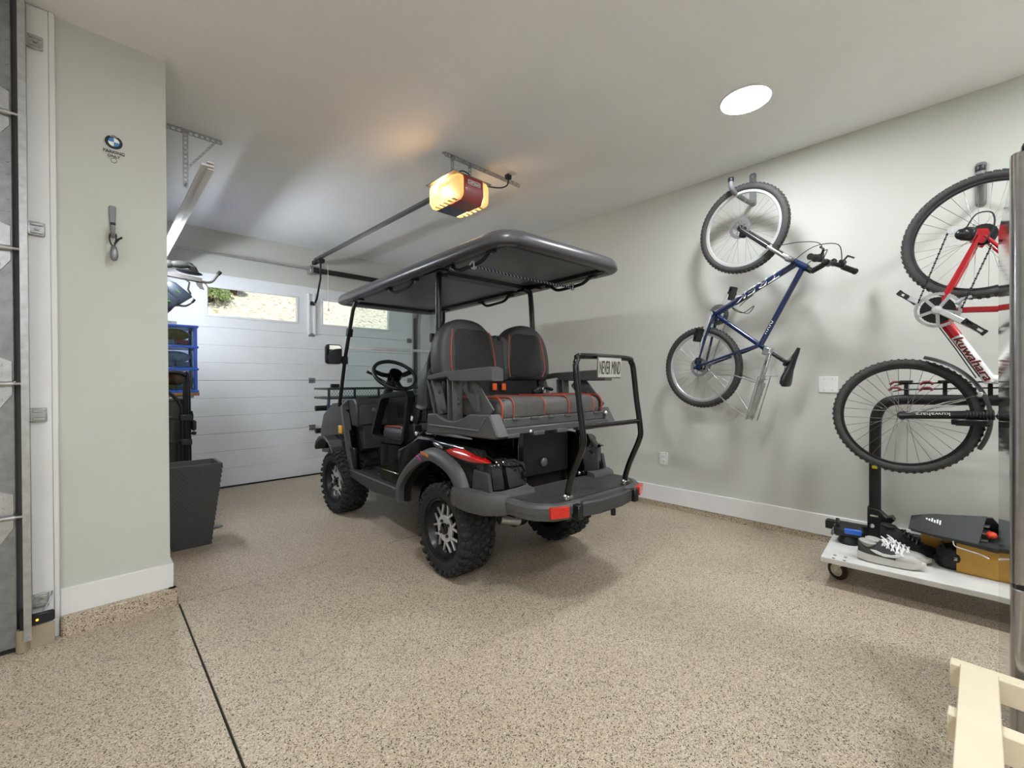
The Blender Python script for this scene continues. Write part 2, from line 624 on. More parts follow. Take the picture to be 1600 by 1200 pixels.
# vertical and horizontal tracks
for s in (-1, 1):
    x = s * 1.575
    m = MB()
    sec = [(-0.028, -0.004), (0.028, -0.004), (0.028, 0.0), (-0.028, 0.0)]
    path = [(x, -0.045, 0.02), (x, -0.045, 2.05)] + [(x, -0.045 - 0.36 + 0.36 * math.cos(R(a)), 2.05 + 0.37 * math.sin(R(a))) for a in range(10, 91, 10)] + [(x, -2.9, 2.45)]
    m.sweep(path, [(-0.004, -0.03), (0.004, -0.03), (0.004, 0.03), (-0.004, 0.03)], upv=(1, 0, 0))
    m.sweep([(p[0] - s * 0.014, p[1], p[2]) for p in path], [(-0.022, -0.016), (-0.018, -0.016), (-0.018, 0.016), (-0.022, 0.016)], upv=(1, 0, 0))
    m.sweep([(p[0] - s * 0.014, p[1], p[2]) for p in path], [(0.018, -0.016), (0.022, -0.016), (0.022, 0.016), (0.018, 0.016)], upv=(1, 0, 0))
    m.build('track', GALV if s > 0 else TRIM, door)
    m = MB()
    m.b2(x - 0.012 if s > 0 else x - 0.02, x + 0.02 if s > 0 else x + 0.012, 0.02, 0.06, 0.05, 2.2)
    m.build('track_flange', GALVD, door)
# torsion shaft, spring tube, plates
MB().cyl((-1.62, -0.03, 2.67), (1.66, -0.03, 2.67), 0.0125, n=14).build('torsion_shaft', GALV, door)
MB().lathe([(0.03, 0.0), (0.034, 0.01), (0.034, 1.27), (0.03, 1.28)], (0.02, -0.03, 2.67), (1, 0, 0), 18).build('torsion_spring', BLKP, door)
MB().b2(-0.03, 0.012, -0.06, 0.10, 2.62, 2.72, 0.003).b2(-0.05, 0.03, 0.085, 0.10, 2.58, 2.76, 0.003).build('bearing_plate', GALV, door)
MB().b2(-0.09, -0.075, 0.084, 0.10, 2.48, 2.93, 0.002).b2(0.05, 0.056, 0.094, 0.10, 2.48, 2.93).build('header_bracket', WALL, door)

# perforated angle hanger on the left track
def perf(mb, p0, p1, w, up, t=0.0025, pitch=0.03):
    """perforated strip from p0 to p1: a ladder of little bars leaves real holes"""
    p0, p1 = Vector(p0), Vector(p1)
    d = (p1 - p0); L = d.length; d.normalize()
    upv = Vector(up).normalized()
    nrm = d.cross(upv).normalized()
    M = Matrix((d, upv, nrm)).transposed()
    for s in (-1, 1):
        mb.box((p0 + p1) / 2 + upv * s * w * 0.36, (L, w * 0.28, t), 0, M)
    n = max(2, int(L / pitch))
    for k in range(n + 1):
        mb.box(p0 + d * (L * k / n), (pitch * 0.5, w * 0.5, t), 0, M)
hang = thing('track_hanger', 'perforated steel angle bracket hanging from ceiling above left door track', 'bracket', (0.36, 3.74, ZC))
m = MB(); perf(m, (0.0, 0, -0.019), (0.325, 0, -0.019), 0.036, (0, 0, 1)); perf(m, (0.0, 0.018, -0.0025), (0.325, 0.018, -0.0025), 0.036, (0, 1, 0)); m.build('ceiling_angle', GALV, hang)
m = MB(); perf(m, (0.115, -0.004, -0.02), (0.115, -0.004, -0.40), 0.032, (1, 0, 0)); m.build('drop_leg', GALV, hang)
m = MB(); perf(m, (0.29, -0.008, -0.03), (0.125, -0.008, -0.27), 0.032, (1, 0, 0.6)); m.build('diagonal_brace', GALV, hang)
m = MB().cyl((0.115, -0.03, -0.39), (0.115, 0.02, -0.39), 0.009, n=8); m.build('bolt', GALVD, hang)

# ------------------------------------------------------------------ left sectional door (only its right edge shows)
d2 = struct(thing('door_2', 'grey steel sectional garage door edge beside the wall pillar', 'door', (-0.25, 2.95, 0)))
del d2['category']
for k in range(5):
    z0, z1 = 0.02 + k * 0.598, 0.614 + k * 0.598
    MB().b2(-4.6, -0.09, 0.012, 0.055, z0, z1, 0.003).build('door_section', DOORW, d2)
    m = MB().b2(-0.10, 0.0, 0.0, 0.06, z0, z1, 0.004)
    for j in range(10):
        z = z0 + 0.05 + j * 0.055
        m.cyl((-0.014, -0.003, z), (-0.014, 0.002, z), 0.005, n=6).cyl((-0.05 + 0.01 * (j % 3), -0.002, z), (-0.05 + 0.01 * (j % 3), 0.002, z), 0.004, n=6)
    m.build('end_stile', GALVD, d2)
for z in (0.61, 1.205, 1.806, 2.404):
    m = MB()
    m.prism([(-0.10, z - 0.10), (-0.045, z - 0.11), (-0.008, z - 0.05), (-0.008, z + 0.10), (-0.05, z + 0.12), (-0.10, z + 0.10)], 1, -0.006, 0.0, 0.001)
    for q in (-0.07, 0.04, 0.085):
        m.cyl((-0.045, -0.013, z + q), (-0.045, -0.004, z + q), 0.009, n=8)
    hb = m.build('roller_hinge', GALV, d2)
    MB().cyl((-0.12, -0.022, z), (0.028, -0.022, z), 0.0065, n=10).cyl((-0.12, -0.022, z), (-0.002, -0.022, z), 0.011, n=10).build('roller_shaft', GALV, hb)
m = MB()
m.b2(0.022, 0.026, -0.06, 0.03, 0.06, 2.95).b2(0.022, 0.046, -0.062, -0.058, 0.06, 2.95).b2(0.022, 0.042, 0.028, 0.032, 0.06, 2.95)
m.build('track', GALV, d2)
MB().b2(0.0, 0.022, 0.02, 0.05, 0.0, 2.95).build('weather_seal', mat('grey seal', '57585a', 0.6), d2)
MB().b2(-4.6, 0.0, 0.01, 0.05, 0.0, 0.03).build('bottom_seal', SEAL, d2)
for z in (2.79, 1.925, 1.06, 0.195):
    m = MB()
    m.b2(0.04, 0.095, 0.035, 0.045, z - 0.032, z + 0.032, 0.003).b2(0.036, 0.044, -0.03, 0.045, z - 0.03, z + 0.03, 0.002)
    for dz in (-0.018, 0.018):
        m.b2(0.05, 0.09, 0.026, 0.036, z + dz - 0.006, z + dz + 0.006, 0.002)
    m.cyl((0.07, 0.022, z), (0.07, 0.04, z), 0.009, n=6)
    m.build('track_bracket', GALV, d2)
# photo-eye sensor at the foot of the track
se = thing('door_sensor', 'small black safety sensor with amber light at foot of left door track', 'sensor', (-0.235, 2.955, 0.0))
MB().b2(0.0, 0.1, -0.022, 0.0, 0.105, 0.155, 0.006).b2(-0.01, 0.025, -0.03, -0.004, 0.10, 0.19, 0.006).build('housing', BLKP, se)
MB().cyl((0.045, -0.025, 0.128), (0.045, -0.021, 0.128), 0.0045, n=10).build('indicator_light', mat('amber lamp', 'ffb040', 0.3, emit='ffa020', es=3.0), se)
MB().b2(0.02, 0.10, -0.012, -0.008, 0.0, 0.10, 0.001).build('mount_plate', mat('tan steel', 'b3a792', 0.45, 0.5, var=0.12), se)
MB().lathe([(0.019, 0), (0.021, 0.004), (0.021, 0.098), (0.019, 0.1)], (0.0, -0.02, 0.002), (0, 0, 1), 16).build('mount_post', mat('tan steel', 'b3a792', 0.45, 0.5), se)
MB().tube(cr_smooth([(0.055, -0.012, 0.15), (0.075, 0.0, 0.18), (0.088, 0.02, 0.21), (0.09, 0.04, 0.225)], 4), 0.003, 6).build('cable', GALVD, se)

# ------------------------------------------------------------------ ceiling disc lights
LENS = mat('lit diffuser', 'ffffff', 0.4, emit='f3f9ff', es=LAMP)
def disc_light(x, y, label):
    t = thing('ceiling_light', label, 'ceiling light', (x, y, ZC), group='round flush ceiling lights')
    MB().lathe([(0.142, 0.0), (0.15, -0.001), (0.15, -0.006), (0.141, -0.011), (0.138, -0.006)], n=48).build('rim', TRIM, t)
    MB().lathe([(0.136, -0.002), (0.136, -0.0105), (0.05, -0.0135), (0.001, -0.0137)], n=48).build('diffuser', LENS, t)
    return t
disc_light(2.965, 0.952, 'round white flush ceiling light glowing near the right wall')
COLN = {2.965: 'along the right wall', 0.75: 'in the middle', -1.5: 'in the left half', -3.7: 'along the far left wall'}
ROWN = {0.952: 'front row beside the viewpoint', -1.0: 'added unseen in the middle row behind the viewpoint', -2.6: 'added unseen in the rearmost row behind the viewpoint'}
for x in COLN:
    for y in ROWN:
        if y < 0 or x == 0.75:  # rows behind the viewpoint are unseen lamps added for even fill
            disc_light(x, y, 'round flush ceiling light %s, %s' % (COLN[x], ROWN[y]))
# unseen LED batten, added on the side wall to brighten the back bay
wl = thing('fill_batten', 'added unseen LED batten high on the side wall to fill the back bay with light', 'added fill light', (0.30, 4.75, 2.32))
MB().prism([(0.0, -0.05), (0.028, -0.05), (0.082, 0.022), (0.082, 0.03), (0.0, 0.03)], 1, -0.62, 0.62).build('housing', TRIM, wl)
MB().box((0.0565, 0, -0.016), (0.004, 1.20, 0.078), 0, (0, math.atan2(0.6, 0.8), 0)).build('diffuser', mat('added fill diffuser', 'ffffff', 0.4, emit='eef6ff', es=84.0), wl)

# ------------------------------------------------------------------ garage door opener
op = thing('garage_door_opener', 'red and grey garage door opener with glowing amber lenses under the ceiling', 'door opener', (2.09, 2.75, 2.66))
RED = mat('dark red plastic', '8e2a20', 0.35, coat=0.3)
GREYB = mat('violet grey steel', '6b6c85', 0.4, 0.3)
MB().b2(-0.10, 0.10, -0.15, 0.19, -0.09, 0.08, 0.01).build('motor_housing', GREYB, op)
m = MB().prism([(-0.175, 0.085), (-0.185, -0.03), (-0.15, -0.10), (0.0, -0.10), (0.0, 0.085)], 0, -0.095, 0.095, 0.008)
fp = m.build('front_cover', RED, op)
MB().b2(-0.185, 0.185, -0.17, 0.20, 0.088, 0.096, 0.003).build('top_plate', GALVD, op)
bdg = MB().b2(-0.058, 0.058, -0.1835, -0.178, 0.0535, 0.056).b2(-0.058, 0.058, -0.1835, -0.178, 0.024, 0.0265).b2(-0.058, -0.0555, -0.1835, -0.178, 0.024, 0.056).b2(0.0555, 0.058, -0.1835, -0.178, 0.024, 0.056).build('badge', WHT, fp)
text('LiftMaster', 0.102, 0.018, frameM((1, 0, 0), (0, 0, 1), (0, -0.1838, 0.04)), WHT, fp)
def lens_mat():
    m = bpy.data.materials.new('amber lens')
    m.use_nodes = True
    nt = m.node_tree
    nt.nodes.clear()
    out = nt.nodes.new('ShaderNodeOutputMaterial')
    tp = nt.nodes.new('ShaderNodeBsdfTransparent')
    tp.inputs['Color'].default_value = lin('fff0da')
    tl = nt.nodes.new('ShaderNodeBsdfTranslucent')
    tl.inputs['Color'].default_value = lin('f0b45c')
    df = nt.nodes.new('ShaderNodeBsdfDiffuse')
    df.inputs['Color'].default_value = lin('f4e4c4')
    nz = nt.nodes.new('ShaderNodeTexNoise')
    nz.inputs['Scale'].default_value = 30
    bp = nt.nodes.new('ShaderNodeBump')
    bp.inputs['Strength'].default_value = 0.1
    nt.links.new(nz.outputs['Fac'], bp.inputs['Height'])
    nt.links.new(bp.outputs['Normal'], df.inputs['Normal'])
    m1 = nt.nodes.new('ShaderNodeMixShader')
    m1.inputs[0].default_value = 0.5
    m2 = nt.nodes.new('ShaderNodeMixShader')
    m2.inputs[0].default_value = 0.7
    nt.links.new(tp.outputs[0], m2.inputs[1])
    nt.links.new(tl.outputs[0], m1.inputs[1])
    nt.links.new(df.outputs[0], m1.inputs[2])
    nt.links.new(m1.outputs[0], m2.inputs[2])
    nt.links.new(m2.outputs[0], out.inputs['Surface'])
    return m
LENSA = lens_mat()
for s in (-1, 1):
    rings = []
    for t_, w in ((0.0, 1.0), (0.35, 1.0), (0.75, 0.86), (1.0, 0.62)):
        x = s * (0.10 + 0.085 * t_)
        rings.append([(x, yy * w + 0.01, zz * w) for yy, zz in rrect(0.38, 0.18, 0.04, 4)])
    le = MB().loft(rings, False, True).build('light_lens', LENSA, op)
    for k in range(5):
        MB().b2(s * 0.105, s * 0.155, -0.12 + k * 0.055, -0.10 + k * 0.055, -0.094, -0.089, 0.002).build('lens_rib', mat('pale lens rib', 'e8dcc0', 0.4), le)
    ld = bpy.data.lights.new('opener_bulb', 'POINT')
    ld.energy = 3.6
    ld.color = (1.0, 0.84, 0.62)
    ld.shadow_soft_size = 0.025
    lo = bpy.data.objects.new('opener_bulb', ld)
    COL.objects.link(lo)
    lo.parent = op
    lo.location = (s * 0.135, 0.06, 0.03)
# rail, trolley, door arm
rl = MB().bar((-0.0, 0.19, 0.105), (-0.03, 3.02, 0.118), 0.02, 0.034, 0.002).bar((0, 0.19, 0.090), (-0.03, 3.02, 0.100), 0.042, 0.006).build('rail', mat('dark rail steel', '6d6f72', 0.3, 0.8), op)
MB().b2(-0.025, 0.025, 2.92, 3.14, 0.08, 0.13, 0.006).b2(-0.04, 0.04, 2.86, 2.92, 0.06, 0.11, 0.006).build('trolley', BLKP, op)
MB().tube([(0.0, 2.9, 0.07), (0.02, 2.96, -0.12), (0.01, 3.06, -0.36), (0.0, 3.10, -0.42)], 0.012, 6).build('door_arm', BLKM, op)
MB().cyl((0.09, 2.9, 0.07), (0.095, 2.9, -0.5), 0.003, n=6).lathe([(0.002, 0), (0.012, 0.004), (0.009, 0.03), (0.003, 0.04)], (0.095, 2.9, -0.54), (0, 0, 1), 10).build('release_cord', mat('pale cord', 'd8d5ce', 0.7), op)
# ceiling angle and straps
m = MB(); perf(m, (-0.14, 0.0, 0.285), (0.66, 0.0, 0.285), 0.036, (0, 0, 1)); perf(m, (-0.14, 0.018, 0.302), (0.66, 0.018, 0.302), 0.036, (0, 1, 0)); m.build('ceiling_angle', GALV, op)
for x in (-0.07, 0.1):
    m = MB(); perf(m, (x, 0.0, 0.29), (x, 0.0, 0.07), 0.03, (1, 0, 0)); m.build('hanger_strap', GALV, op)
MB().tube(cr_smooth([(0.02, -0.1, 0.085), (0.0, -0.12, 0.13), (-0.06, -0.08, 0.15), (-0.09, 0.0, 0.09)], 5), 0.005, 6).tube(cr_smooth([(0.04, -0.1, 0.085), (0.08, -0.08, 0.13), (0.22, -0.04, 0.14), (0.37, -0.06, 0.16), (0.44, -0.08, 0.2), (0.45, -0.08, 0.262)], 5), 0.006, 6).build('power_cord', BLKP, op)
MB().b2(0.425, 0.475, -0.1, -0.06, 0.25, 0.288, 0.005).build('plug', BLKP, op)
co = tag(MB().b2(2.42, 2.60, 2.62, 2.76, ZC - 0.004, ZC, 0.001).build('ceiling_outlet', TRIM), 'white ceiling outlet plate beside the door opener', 'outlet')

# ------------------------------------------------------------------ wall plates
ou = thing('power_outlet', 'small white power outlet low on the right wall', 'outlet', (3.91, 1.985, 0.464))
MB().b2(-0.008, 0, -0.042, 0.042, -0.06, 0.06, 0.003).build('plate', TRIM, ou)
for dz in (-0.024, 0.024):
    s_ = MB().b2(-0.0105, -0.006, -0.018, 0.018, dz - 0.015, dz + 0.015, 0.002).build('socket', WHITEP, ou)
    MB().b2(-0.0112, -0.010, -0.009, -0.006, dz - 0.006, dz + 0.006).b2(-0.0112, -0.010, 0.006, 0.009, dz - 0.006, dz + 0.006).build('slot', BLK, s_)
bp_ = thing('blank_plate', 'square white blank wall plate between the two hanging bicycles', 'wall plate', (3.91, 0.697, 1.167))
MB().b2(-0.008, 0, -0.06, 0.06, -0.06, 0.06, 0.003).build('plate', TRIM, bp_)
for dy in (-0.025, 0.025):
    for dz in (-0.04, 0.04):
        MB().cyl((-0.0095, dy, dz), (-0.007, dy, dz), 0.004, n=8).build('screw', GALV, bp_)

# ------------------------------------------------------------------ pillar: sign and hook with trinket
sg = thing('parking_sign', 'clear parking sign with round blue and white emblem high on the pillar', 'sign', (0.088, 3.03, 2.43))
MB().b2(-0.052, 0.052, -0.0025, -0.0005, -0.095, 0.06, 0.0005).build('sheet', glass_mat('clear film', 'ffffff', 0.995), sg)
ring = MB().lathe([(0.001, 0), (0.034, 0), (0.034, 0.0015), (0.001, 0.0015)], (0, -0.0022, 0.012), (0, -1, 0), 32).build('emblem_ring', BLK, sg)
EBL = mat('emblem blue', '3f7fc0', 0.4)
for q in range(4):
    a0 = R(90 * q)
    poly = [(0, 0.012)] + [(0.022 * math.cos(a0 + R(9 * k)), 0.012 + 0.022 * math.sin(a0 + R(9 * k))) for k in range(11)]
    MB().prism(poly, 1, -0.0046, -0.0036).build('emblem_quarter', WHT if q % 2 == 0 else EBL, ring)
text('BMW', 0.03, 0.006, frameM((1, 0, 0), (0, 0, 1), (0, -0.0042, 0.0395)), WHT, ring)
text('PARKING', 0.082, 0.017, frameM((1, 0, 0), (0, 0, 1), (0.0, -0.0028, -0.039)), BLK, sg)
text('ONLY', 0.048, 0.015, frameM((1, 0, 0), (0, 0, 1), (0.0, -0.0028, -0.060)), BLK, sg)
MB().ringloop([[(r * math.cos(a), -0.0028 - h, -0.082 + r * math.sin(a)) for a in [2 * PI * k / 24 for k in range(24)]] for r, h in ((0.012, 0), (0.0105, 0), (0.0105, 0.0006), (0.012, 0.0006))]).build('small_emblem', BLK, sg)

HKM = mat('grey hook plastic', '7d7e7e', 0.5, 0.2)
hk = thing('hook', 'grey wall hook screwed to the pillar with a trinket hanging from it', 'hook', (0.08, 3.03, 2.0))
MB().prism([(-0.014, 0.105), (-0.010, 0.112), (0.010, 0.112), (0.014, 0.105), (0.011, 0.02), (0.008, -0.045), (-0.008, -0.045), (-0.011, 0.02)], 1, -0.012, 0, 0.003).build('back_plate', HKM, hk)
MB().tube(cr_smooth([(0, -0.006, -0.02), (0, -0.02, -0.045), (0, -0.045, -0.05), (0, -0.06, -0.03), (0, -0.06, 0.0)], 5), 0.009, 8).build('hook_arm', HKM, hk)
MB().b2(-0.010, 0.010, -0.069, -0.052, 0.0, 0.014, 0.004).build('rubber_tip', BLKP, hk)
tr = thing('key_trinket', 'small grey trinket on a black cord hanging from the pillar hook', 'trinket', (0.08, 2.978, 1.93))
MB().tube(cr_smooth([(-0.008, 0.012, 0.03), (-0.013, 0, 0.0), (-0.004, 0, -0.03), (0.008, 0, -0.02), (0.012, 0.012, 0.03)], 5, True), 0.0035, 6, True).tube([(0.006, 0, -0.02), (0.02, 0, 0.005), (0.034, 0.004, 0.018)], 0.005, 6).build('cord', BLKP, tr)
MB().lathe([(0.004, 0.03), (0.011, 0.024), (0.016, 0.0), (0.017, -0.025), (0.012, -0.042), (0.003, -0.048)], (0.003, 0, -0.06), (0, 0, 1), 18).build('pendant', GALVD, tr)
# ------------------------------------------------------------------ golf cart
cart = thing('golf_cart', 'black lifted golf cart with rear-facing seat parked in the bay', 'golf cart', (2.108, 2.22, 0), (0, 0, R(-2.7)))

def make_wheel(parent):
    """off-road wheel, axis = local x, outer face at x = -w/2"""
    Rt, w = 0.272, 0.225
    h = w / 2
    prof = [(0.188, -h + 0.012), (0.20, -h + 0.004), (0.235, -h), (0.258, -h + 0.008), (Rt - 0.004, -h + 0.03), (Rt, -h + 0.06), (Rt + 0.002, 0), (Rt, h - 0.06), (Rt - 0.004, h - 0.03), (0.258, h - 0.008), (0.22, h), (0.188, h - 0.012), (0.18, 0)]
    m = MB()
    n = 60
    rings = []
    for r, x in prof:
        rings.append([(x, r * math.cos(2 * PI * k / n), r * math.sin(2 * PI * k / n)) for k in range(n)])
    m.ringloop(rings)
    nb = 30
    for k in range(nb):
        a = 2 * PI * k / nb
        def blk(x, da, sx, sy, rz, hgt=0.016, r0=Rt):
            A = a + da
            M = Matrix.Rotation(A, 3, 'X') @ Matrix.Rotation(rz, 3, 'Z')
            c = Matrix.Rotation(A, 3, 'X') @ Vector((x, 0, r0 + hgt / 2 - 0.004))
            m.box(c, (sx, sy, hgt), 0.0035, M)
        st = 2 * PI / nb
        blk(-0.088, 0, 0.036, 0.034, 0.25 if k % 2 else -0.2, 0.022, Rt - 0.006)
        blk(0.088, st / 2, 0.036, 0.034, -0.25 if k % 2 else 0.2, 0.022, Rt - 0.006)
        blk(-0.048, st * 0.45, 0.036, 0.030, 0.6)
        blk(0.048, st * 0.1, 0.036, 0.030, -0.6)
        blk(-0.014, st * 0.05, 0.030, 0.026, -0.5)
        blk(0.018, st * 0.55, 0.030, 0.026, 0.5)
        # shoulder lug on the sidewall
        M = Matrix.Rotation(a, 3, 'X')
        for s in (-1, 1):
            m.box(M @ Vector((s * (h - 0.006), 0, Rt - 0.018)), (0.022, 0.020 if k % 2 else 0.028, 0.034), 0.004, M @ Matrix.Rotation(s * 0.5, 3, 'Y'))
    t = m.build('tire', RUBBER, parent, 30)
    # rim dish
    n = 48
    prof = [(0.190, -h + 0.006), (0.190, -h + 0.016), (0.178, -h + 0.020), (0.168, -h + 0.05), (0.155, -h + 0.066), (0.02, -h + 0.072), (0.02, 0.0), (0.165, 0.04), (0.186, h - 0.02), (0.19, 0.0)]
    MB().ringloop([[(x, r * math.cos(2 * PI * k / n), r * math.sin(2 * PI * k / n)) for k in range(n)] for r, x in prof]).build('rim', mat('dark rim paint', '161617', 0.32, 0.3), t)
    m = MB()
    xs = -h + 0.050
    ns = 7
    for k in range(ns):
        a = 2 * PI * k / ns
        for s in (-1, 1):
            a1 = a + s * R(4)
            a2 = a + s * R(15)
            p0 = (xs, 0.055 * math.cos(a1), 0.055 * math.sin(a1))
            pm = (xs - 0.004, 0.085 * math.cos(a1), 0.085 * math.sin(a1))
            p1 = (xs + 0.004, 0.148 * math.cos(a2), 0.148 * math.sin(a2))
            m.bar(p0, pm, 0.016, 0.014, 0.002)
            m.bar(pm, p1, 0.011, 0.014, 0.0015)
    m.lathe([(0.012, 0), (0.080, 0.0), (0.083, 0.004), (0.083, 0.016), (0.01, 0.016)], (xs + 0.006, 0, 0), (-1, 0, 0), 28)
    sp = m.build('spoke_face', SILV, t)
    MB().lathe([(0.036, 0.0), (0.036, 0.012), (0.030, 0.016), (0.001, 0.017)], (xs - 0.009, 0, 0), (-1, 0, 0), 24).build('centre_cap', BLKG, sp)
    for k in range(4):
        a = R(45 + 90 * k)
        MB().cyl((xs - 0.02, 0.05 * math.cos(a), 0.05 * math.sin(a)), (xs - 0.002, 0.05 * math.cos(a), 0.05 * math.sin(a)), 0.010, 0.012, 8).build('lug_nut', BLKM, sp)
    return t
w0 = make_wheel(cart)
WR = 0.29
w0.location = (-0.463, 0.0, WR)
for (x, y, rz, rx) in ((0.463, 0.0, PI, 0.7), (-0.50, 1.79, R(3), 0.3), (0.50, 1.79, PI + R(3), 1.1)):
    c = copy_tree(w0, cart)
    c.location = (x, y, WR)
    c.rotation_euler = (0, 0, rz)
w0.rotation_euler = (R(10), 0, 0)
MB().cyl((-0.4, 0, WR), (0.4, 0, WR), 0.04, n=14).box((0.05, 0, WR), (0.2, 0.2, 0.2), 0.05).build('rear_axle', BLKM, cart)
MB().cyl((-0.4, 1.79, WR), (0.4, 1.79, WR), 0.03, n=14).build('front_axle', BLKM, cart)
for s in (-1, 1):
    m = MB().bar((s * 0.30, 0.45, 0.34), (s * 0.30, -0.42, 0.42), 0.05, 0.018)
    m.build('leaf_spring', BLKM, cart)
    m = MB().tube([(s * 0.27 + 0.028 * math.cos(t_ * 0.9), -0.20 + 0.028 * math.sin(t_ * 0.9), 0.3 + t_ * 0.006) for t_ in range(42)], 0.006, 6)
    m.build('coil_spring', GALVD, cart)
MB().cyl((-0.30, -0.25, 0.36), (-0.17, -0.28, 0.33), 0.035, n=14).build('shock_end', GALV, cart)
MB().b2(-0.2, 0.2, -0.45, 1.8, 0.36, 0.42, 0.01).build('chassis', BLKM, cart)
MB().b2(-0.10, -0.05, -0.62, -0.38, 0.38, 0.43, 0.005).b2(0.05, 0.1, -0.62, -0.38, 0.38, 0.43, 0.005).build('step_support', BLKM, cart)

# floor, rockers, footwell
FMAT = mat('diamond plate mat', '3c3c3d', 0.45, 0.3, var=0.1, bump=0.9, bscale=45, wave='cells')
MB().b2(-0.5, 0.5, 0.95, 1.68, 0.405, 0.425, 0.004).prism([(1.66, 0.405), (1.68, 0.405), (1.93, 0.70), (1.91, 0.72)], 0, -0.5, 0.5).build('floor_mat', FMAT, cart)
m = MB()
for i in range(13):
    for j in range(16):
        x, y = -0.42 + j * 0.056, 1.0 + i * 0.05
        m.box((x, y, 0.426), (0.026, 0.008, 0.005), 0.002, (0, 0, R(45 if (i + j) % 2 else -45)))
for i in range(7):
    for j in range(16):
        x, t_ = -0.42 + j * 0.056, 0.05 + i * 0.048
        m.box((x, 1.665 + t_ * 0.646, 0.423 + t_ * 0.763), (0.026, 0.008, 0.005), 0.002, Matrix.Rotation(R(50), 3, 'X') @ Matrix.Rotation(R(45 if (i + j) % 2 else -45), 3, 'Z'))
m.build('tread_studs', FMAT, cart)['kind'] = 'stuff'
for s in (-1, 1):
    MB().prism([(0.60, 0.345), (0.60, 0.425), (1.50, 0.432), (1.66, 0.44), (1.62, 0.375), (1.10, 0.322)], 0, s * 0.478, s * 0.545, 0.008).build('rocker_panel', DGRYP, cart)
# front body
for s in (-1, 1):
    poly = [(1.50, 0.42), (1.56, 0.42), (1.63, 0.52), (1.74, 0.63), (1.95, 0.66), (2.12, 0.62), (2.22, 0.50), (2.42, 0.48), (2.46, 0.70), (2.36, 0.88), (2.10, 1.0), (1.86, 1.01), (1.76, 0.95), (1.66, 0.73)]
    MB().prism(poly, 0, s * 0.45, s * 0.50, 0.006).build('cowl_side', BLKG, cart)
    # charcoal edge trim of the door opening
    m = MB().sweep([(s * 0.505, 1.54, 0.40), (s * 0.505, 1.63, 0.60), (s * 0.50, 1.74, 0.86), (s * 0.49, 1.80, 0.98), (s * 0.45, 1.78, 1.03)], [(-0.022, -0.03), (0.022, -0.03), (0.022, 0.03), (-0.022, 0.03)], upv=(1, 0, 0))
    m.build('door_edge_trim', GRYP, cart)
m = MB().loft([[(-0.46 * k, y, z0), (0.46 * k, y, z0), (0.46 * k, y, z1), (-0.46 * k, y, z1)] for y, z0, z1, k in ((1.93, 0.70, 1.0, 1.0), (2.12, 0.66, 0.99, 1.0), (2.35, 0.55, 0.89, 0.98), (2.46, 0.52, 0.74, 0.93), (2.50, 0.55, 0.66, 0.88))])
m.build('front_cowl', BLKG, cart)
# dashboard
m = MB().prism([(1.60, 0.80), (1.585, 0.84), (1.60, 1.01), (1.66, 1.055), (1.95, 1.04), (1.95, 0.80)], 0, -0.46, 0.46, 0.012)
dash = m.build('dashboard', DGRYP, cart)
MB().prism([(-0.43, 0.82), (-0.43, 0.985), (-0.40, 1.0), (-0.18, 1.0), (-0.17, 0.99), (-0.17, 0.82)], 1, 1.578, 1.592, 0.004).build('glove_box_door', GRYP, dash)
MB().lathe([(0.018, 0), (0.02, 0.004), (0.012, 0.008), (0.001, 0.008)], (-0.30, 1.58, 0.95), (0, -1, 0), 16).build('glove_box_latch', GALVD, dash)
MB().b2(-0.05, 0.40, 1.572, 1.60, 0.86, 0.98, 0.006).build('instrument_panel', BLKP, dash)
for k in range(3):
    MB().cyl((0.02 + k * 0.05, 1.565, 0.92), (0.02 + k * 0.05, 1.58, 0.92), 0.012, n=10).build('dash_knob', CHROME if k else BLKM, dash)
MB().b2(-0.40, -0.30, 1.66, 1.74, 1.05, 1.062, 0.004).build('cup_holder_rim', BLKP, dash)
MB().prism([(1.58, 0.80), (1.56, 0.60), (1.66, 0.56), (1.82, 0.80)], 0, -0.40, -0.24, 0.006).build('pedal_housing', DGRYP, cart)
for x in (-0.28, -0.12):
    pd = MB().box((x, 1.64, 0.53), (0.075, 0.015, 0.10), 0.004, (R(-35), 0, 0)).bar((x, 1.66, 0.56), (x, 1.74, 0.78), 0.02, 0.012)
    pd.build('pedal', BLKP, cart)
# steering
sw_c = Vector((-0.285, 1.17, 1.265))
M = Matrix.Translation(sw_c) @ Matrix.Rotation(R(43), 4, 'X')
m = MB(M)
ringp = [(0.185 * math.cos(2 * PI * k / 40), 0.178 * math.sin(2 * PI * k / 40), 0) for k in range(40)]
m.tube(ringp, 0.0165, 10, True)
sw = m.build('steering_wheel', BLKP, cart)
m = MB(M)
for a in (R(15), R(165), R(270)):
    m.sweep([(0.045 * math.cos(a), 0.045 * math.sin(a), -0.02), (0.11 * math.cos(a), 0.11 * math.sin(a), -0.02), (0.178 * math.cos(a), 0.174 * math.sin(a), 0)], [(-0.022, -0.007), (0.022, -0.007), (0.022, 0.007), (-0.022, 0.007)], upv=(0, 0, 1))
m.build('wheel_spoke', BLKM, sw)
MB(M).lathe([(0.03, -0.07), (0.055, -0.05), (0.062, 0.0), (0.055, 0.03), (0.03, 0.038), (0.001, 0.04)], n=24).build('wheel_hub', BLKG, sw)
d = (M.to_3x3() @ Vector((0, 0, -1)))
MB().cyl(sw_c + d * 0.05, sw_c + d * 0.14, 0.052, 0.042, 18).cyl(sw_c + d * 0.12, sw_c + d * 0.46, 0.036, n=16).build('steering_column', BLKP, cart)
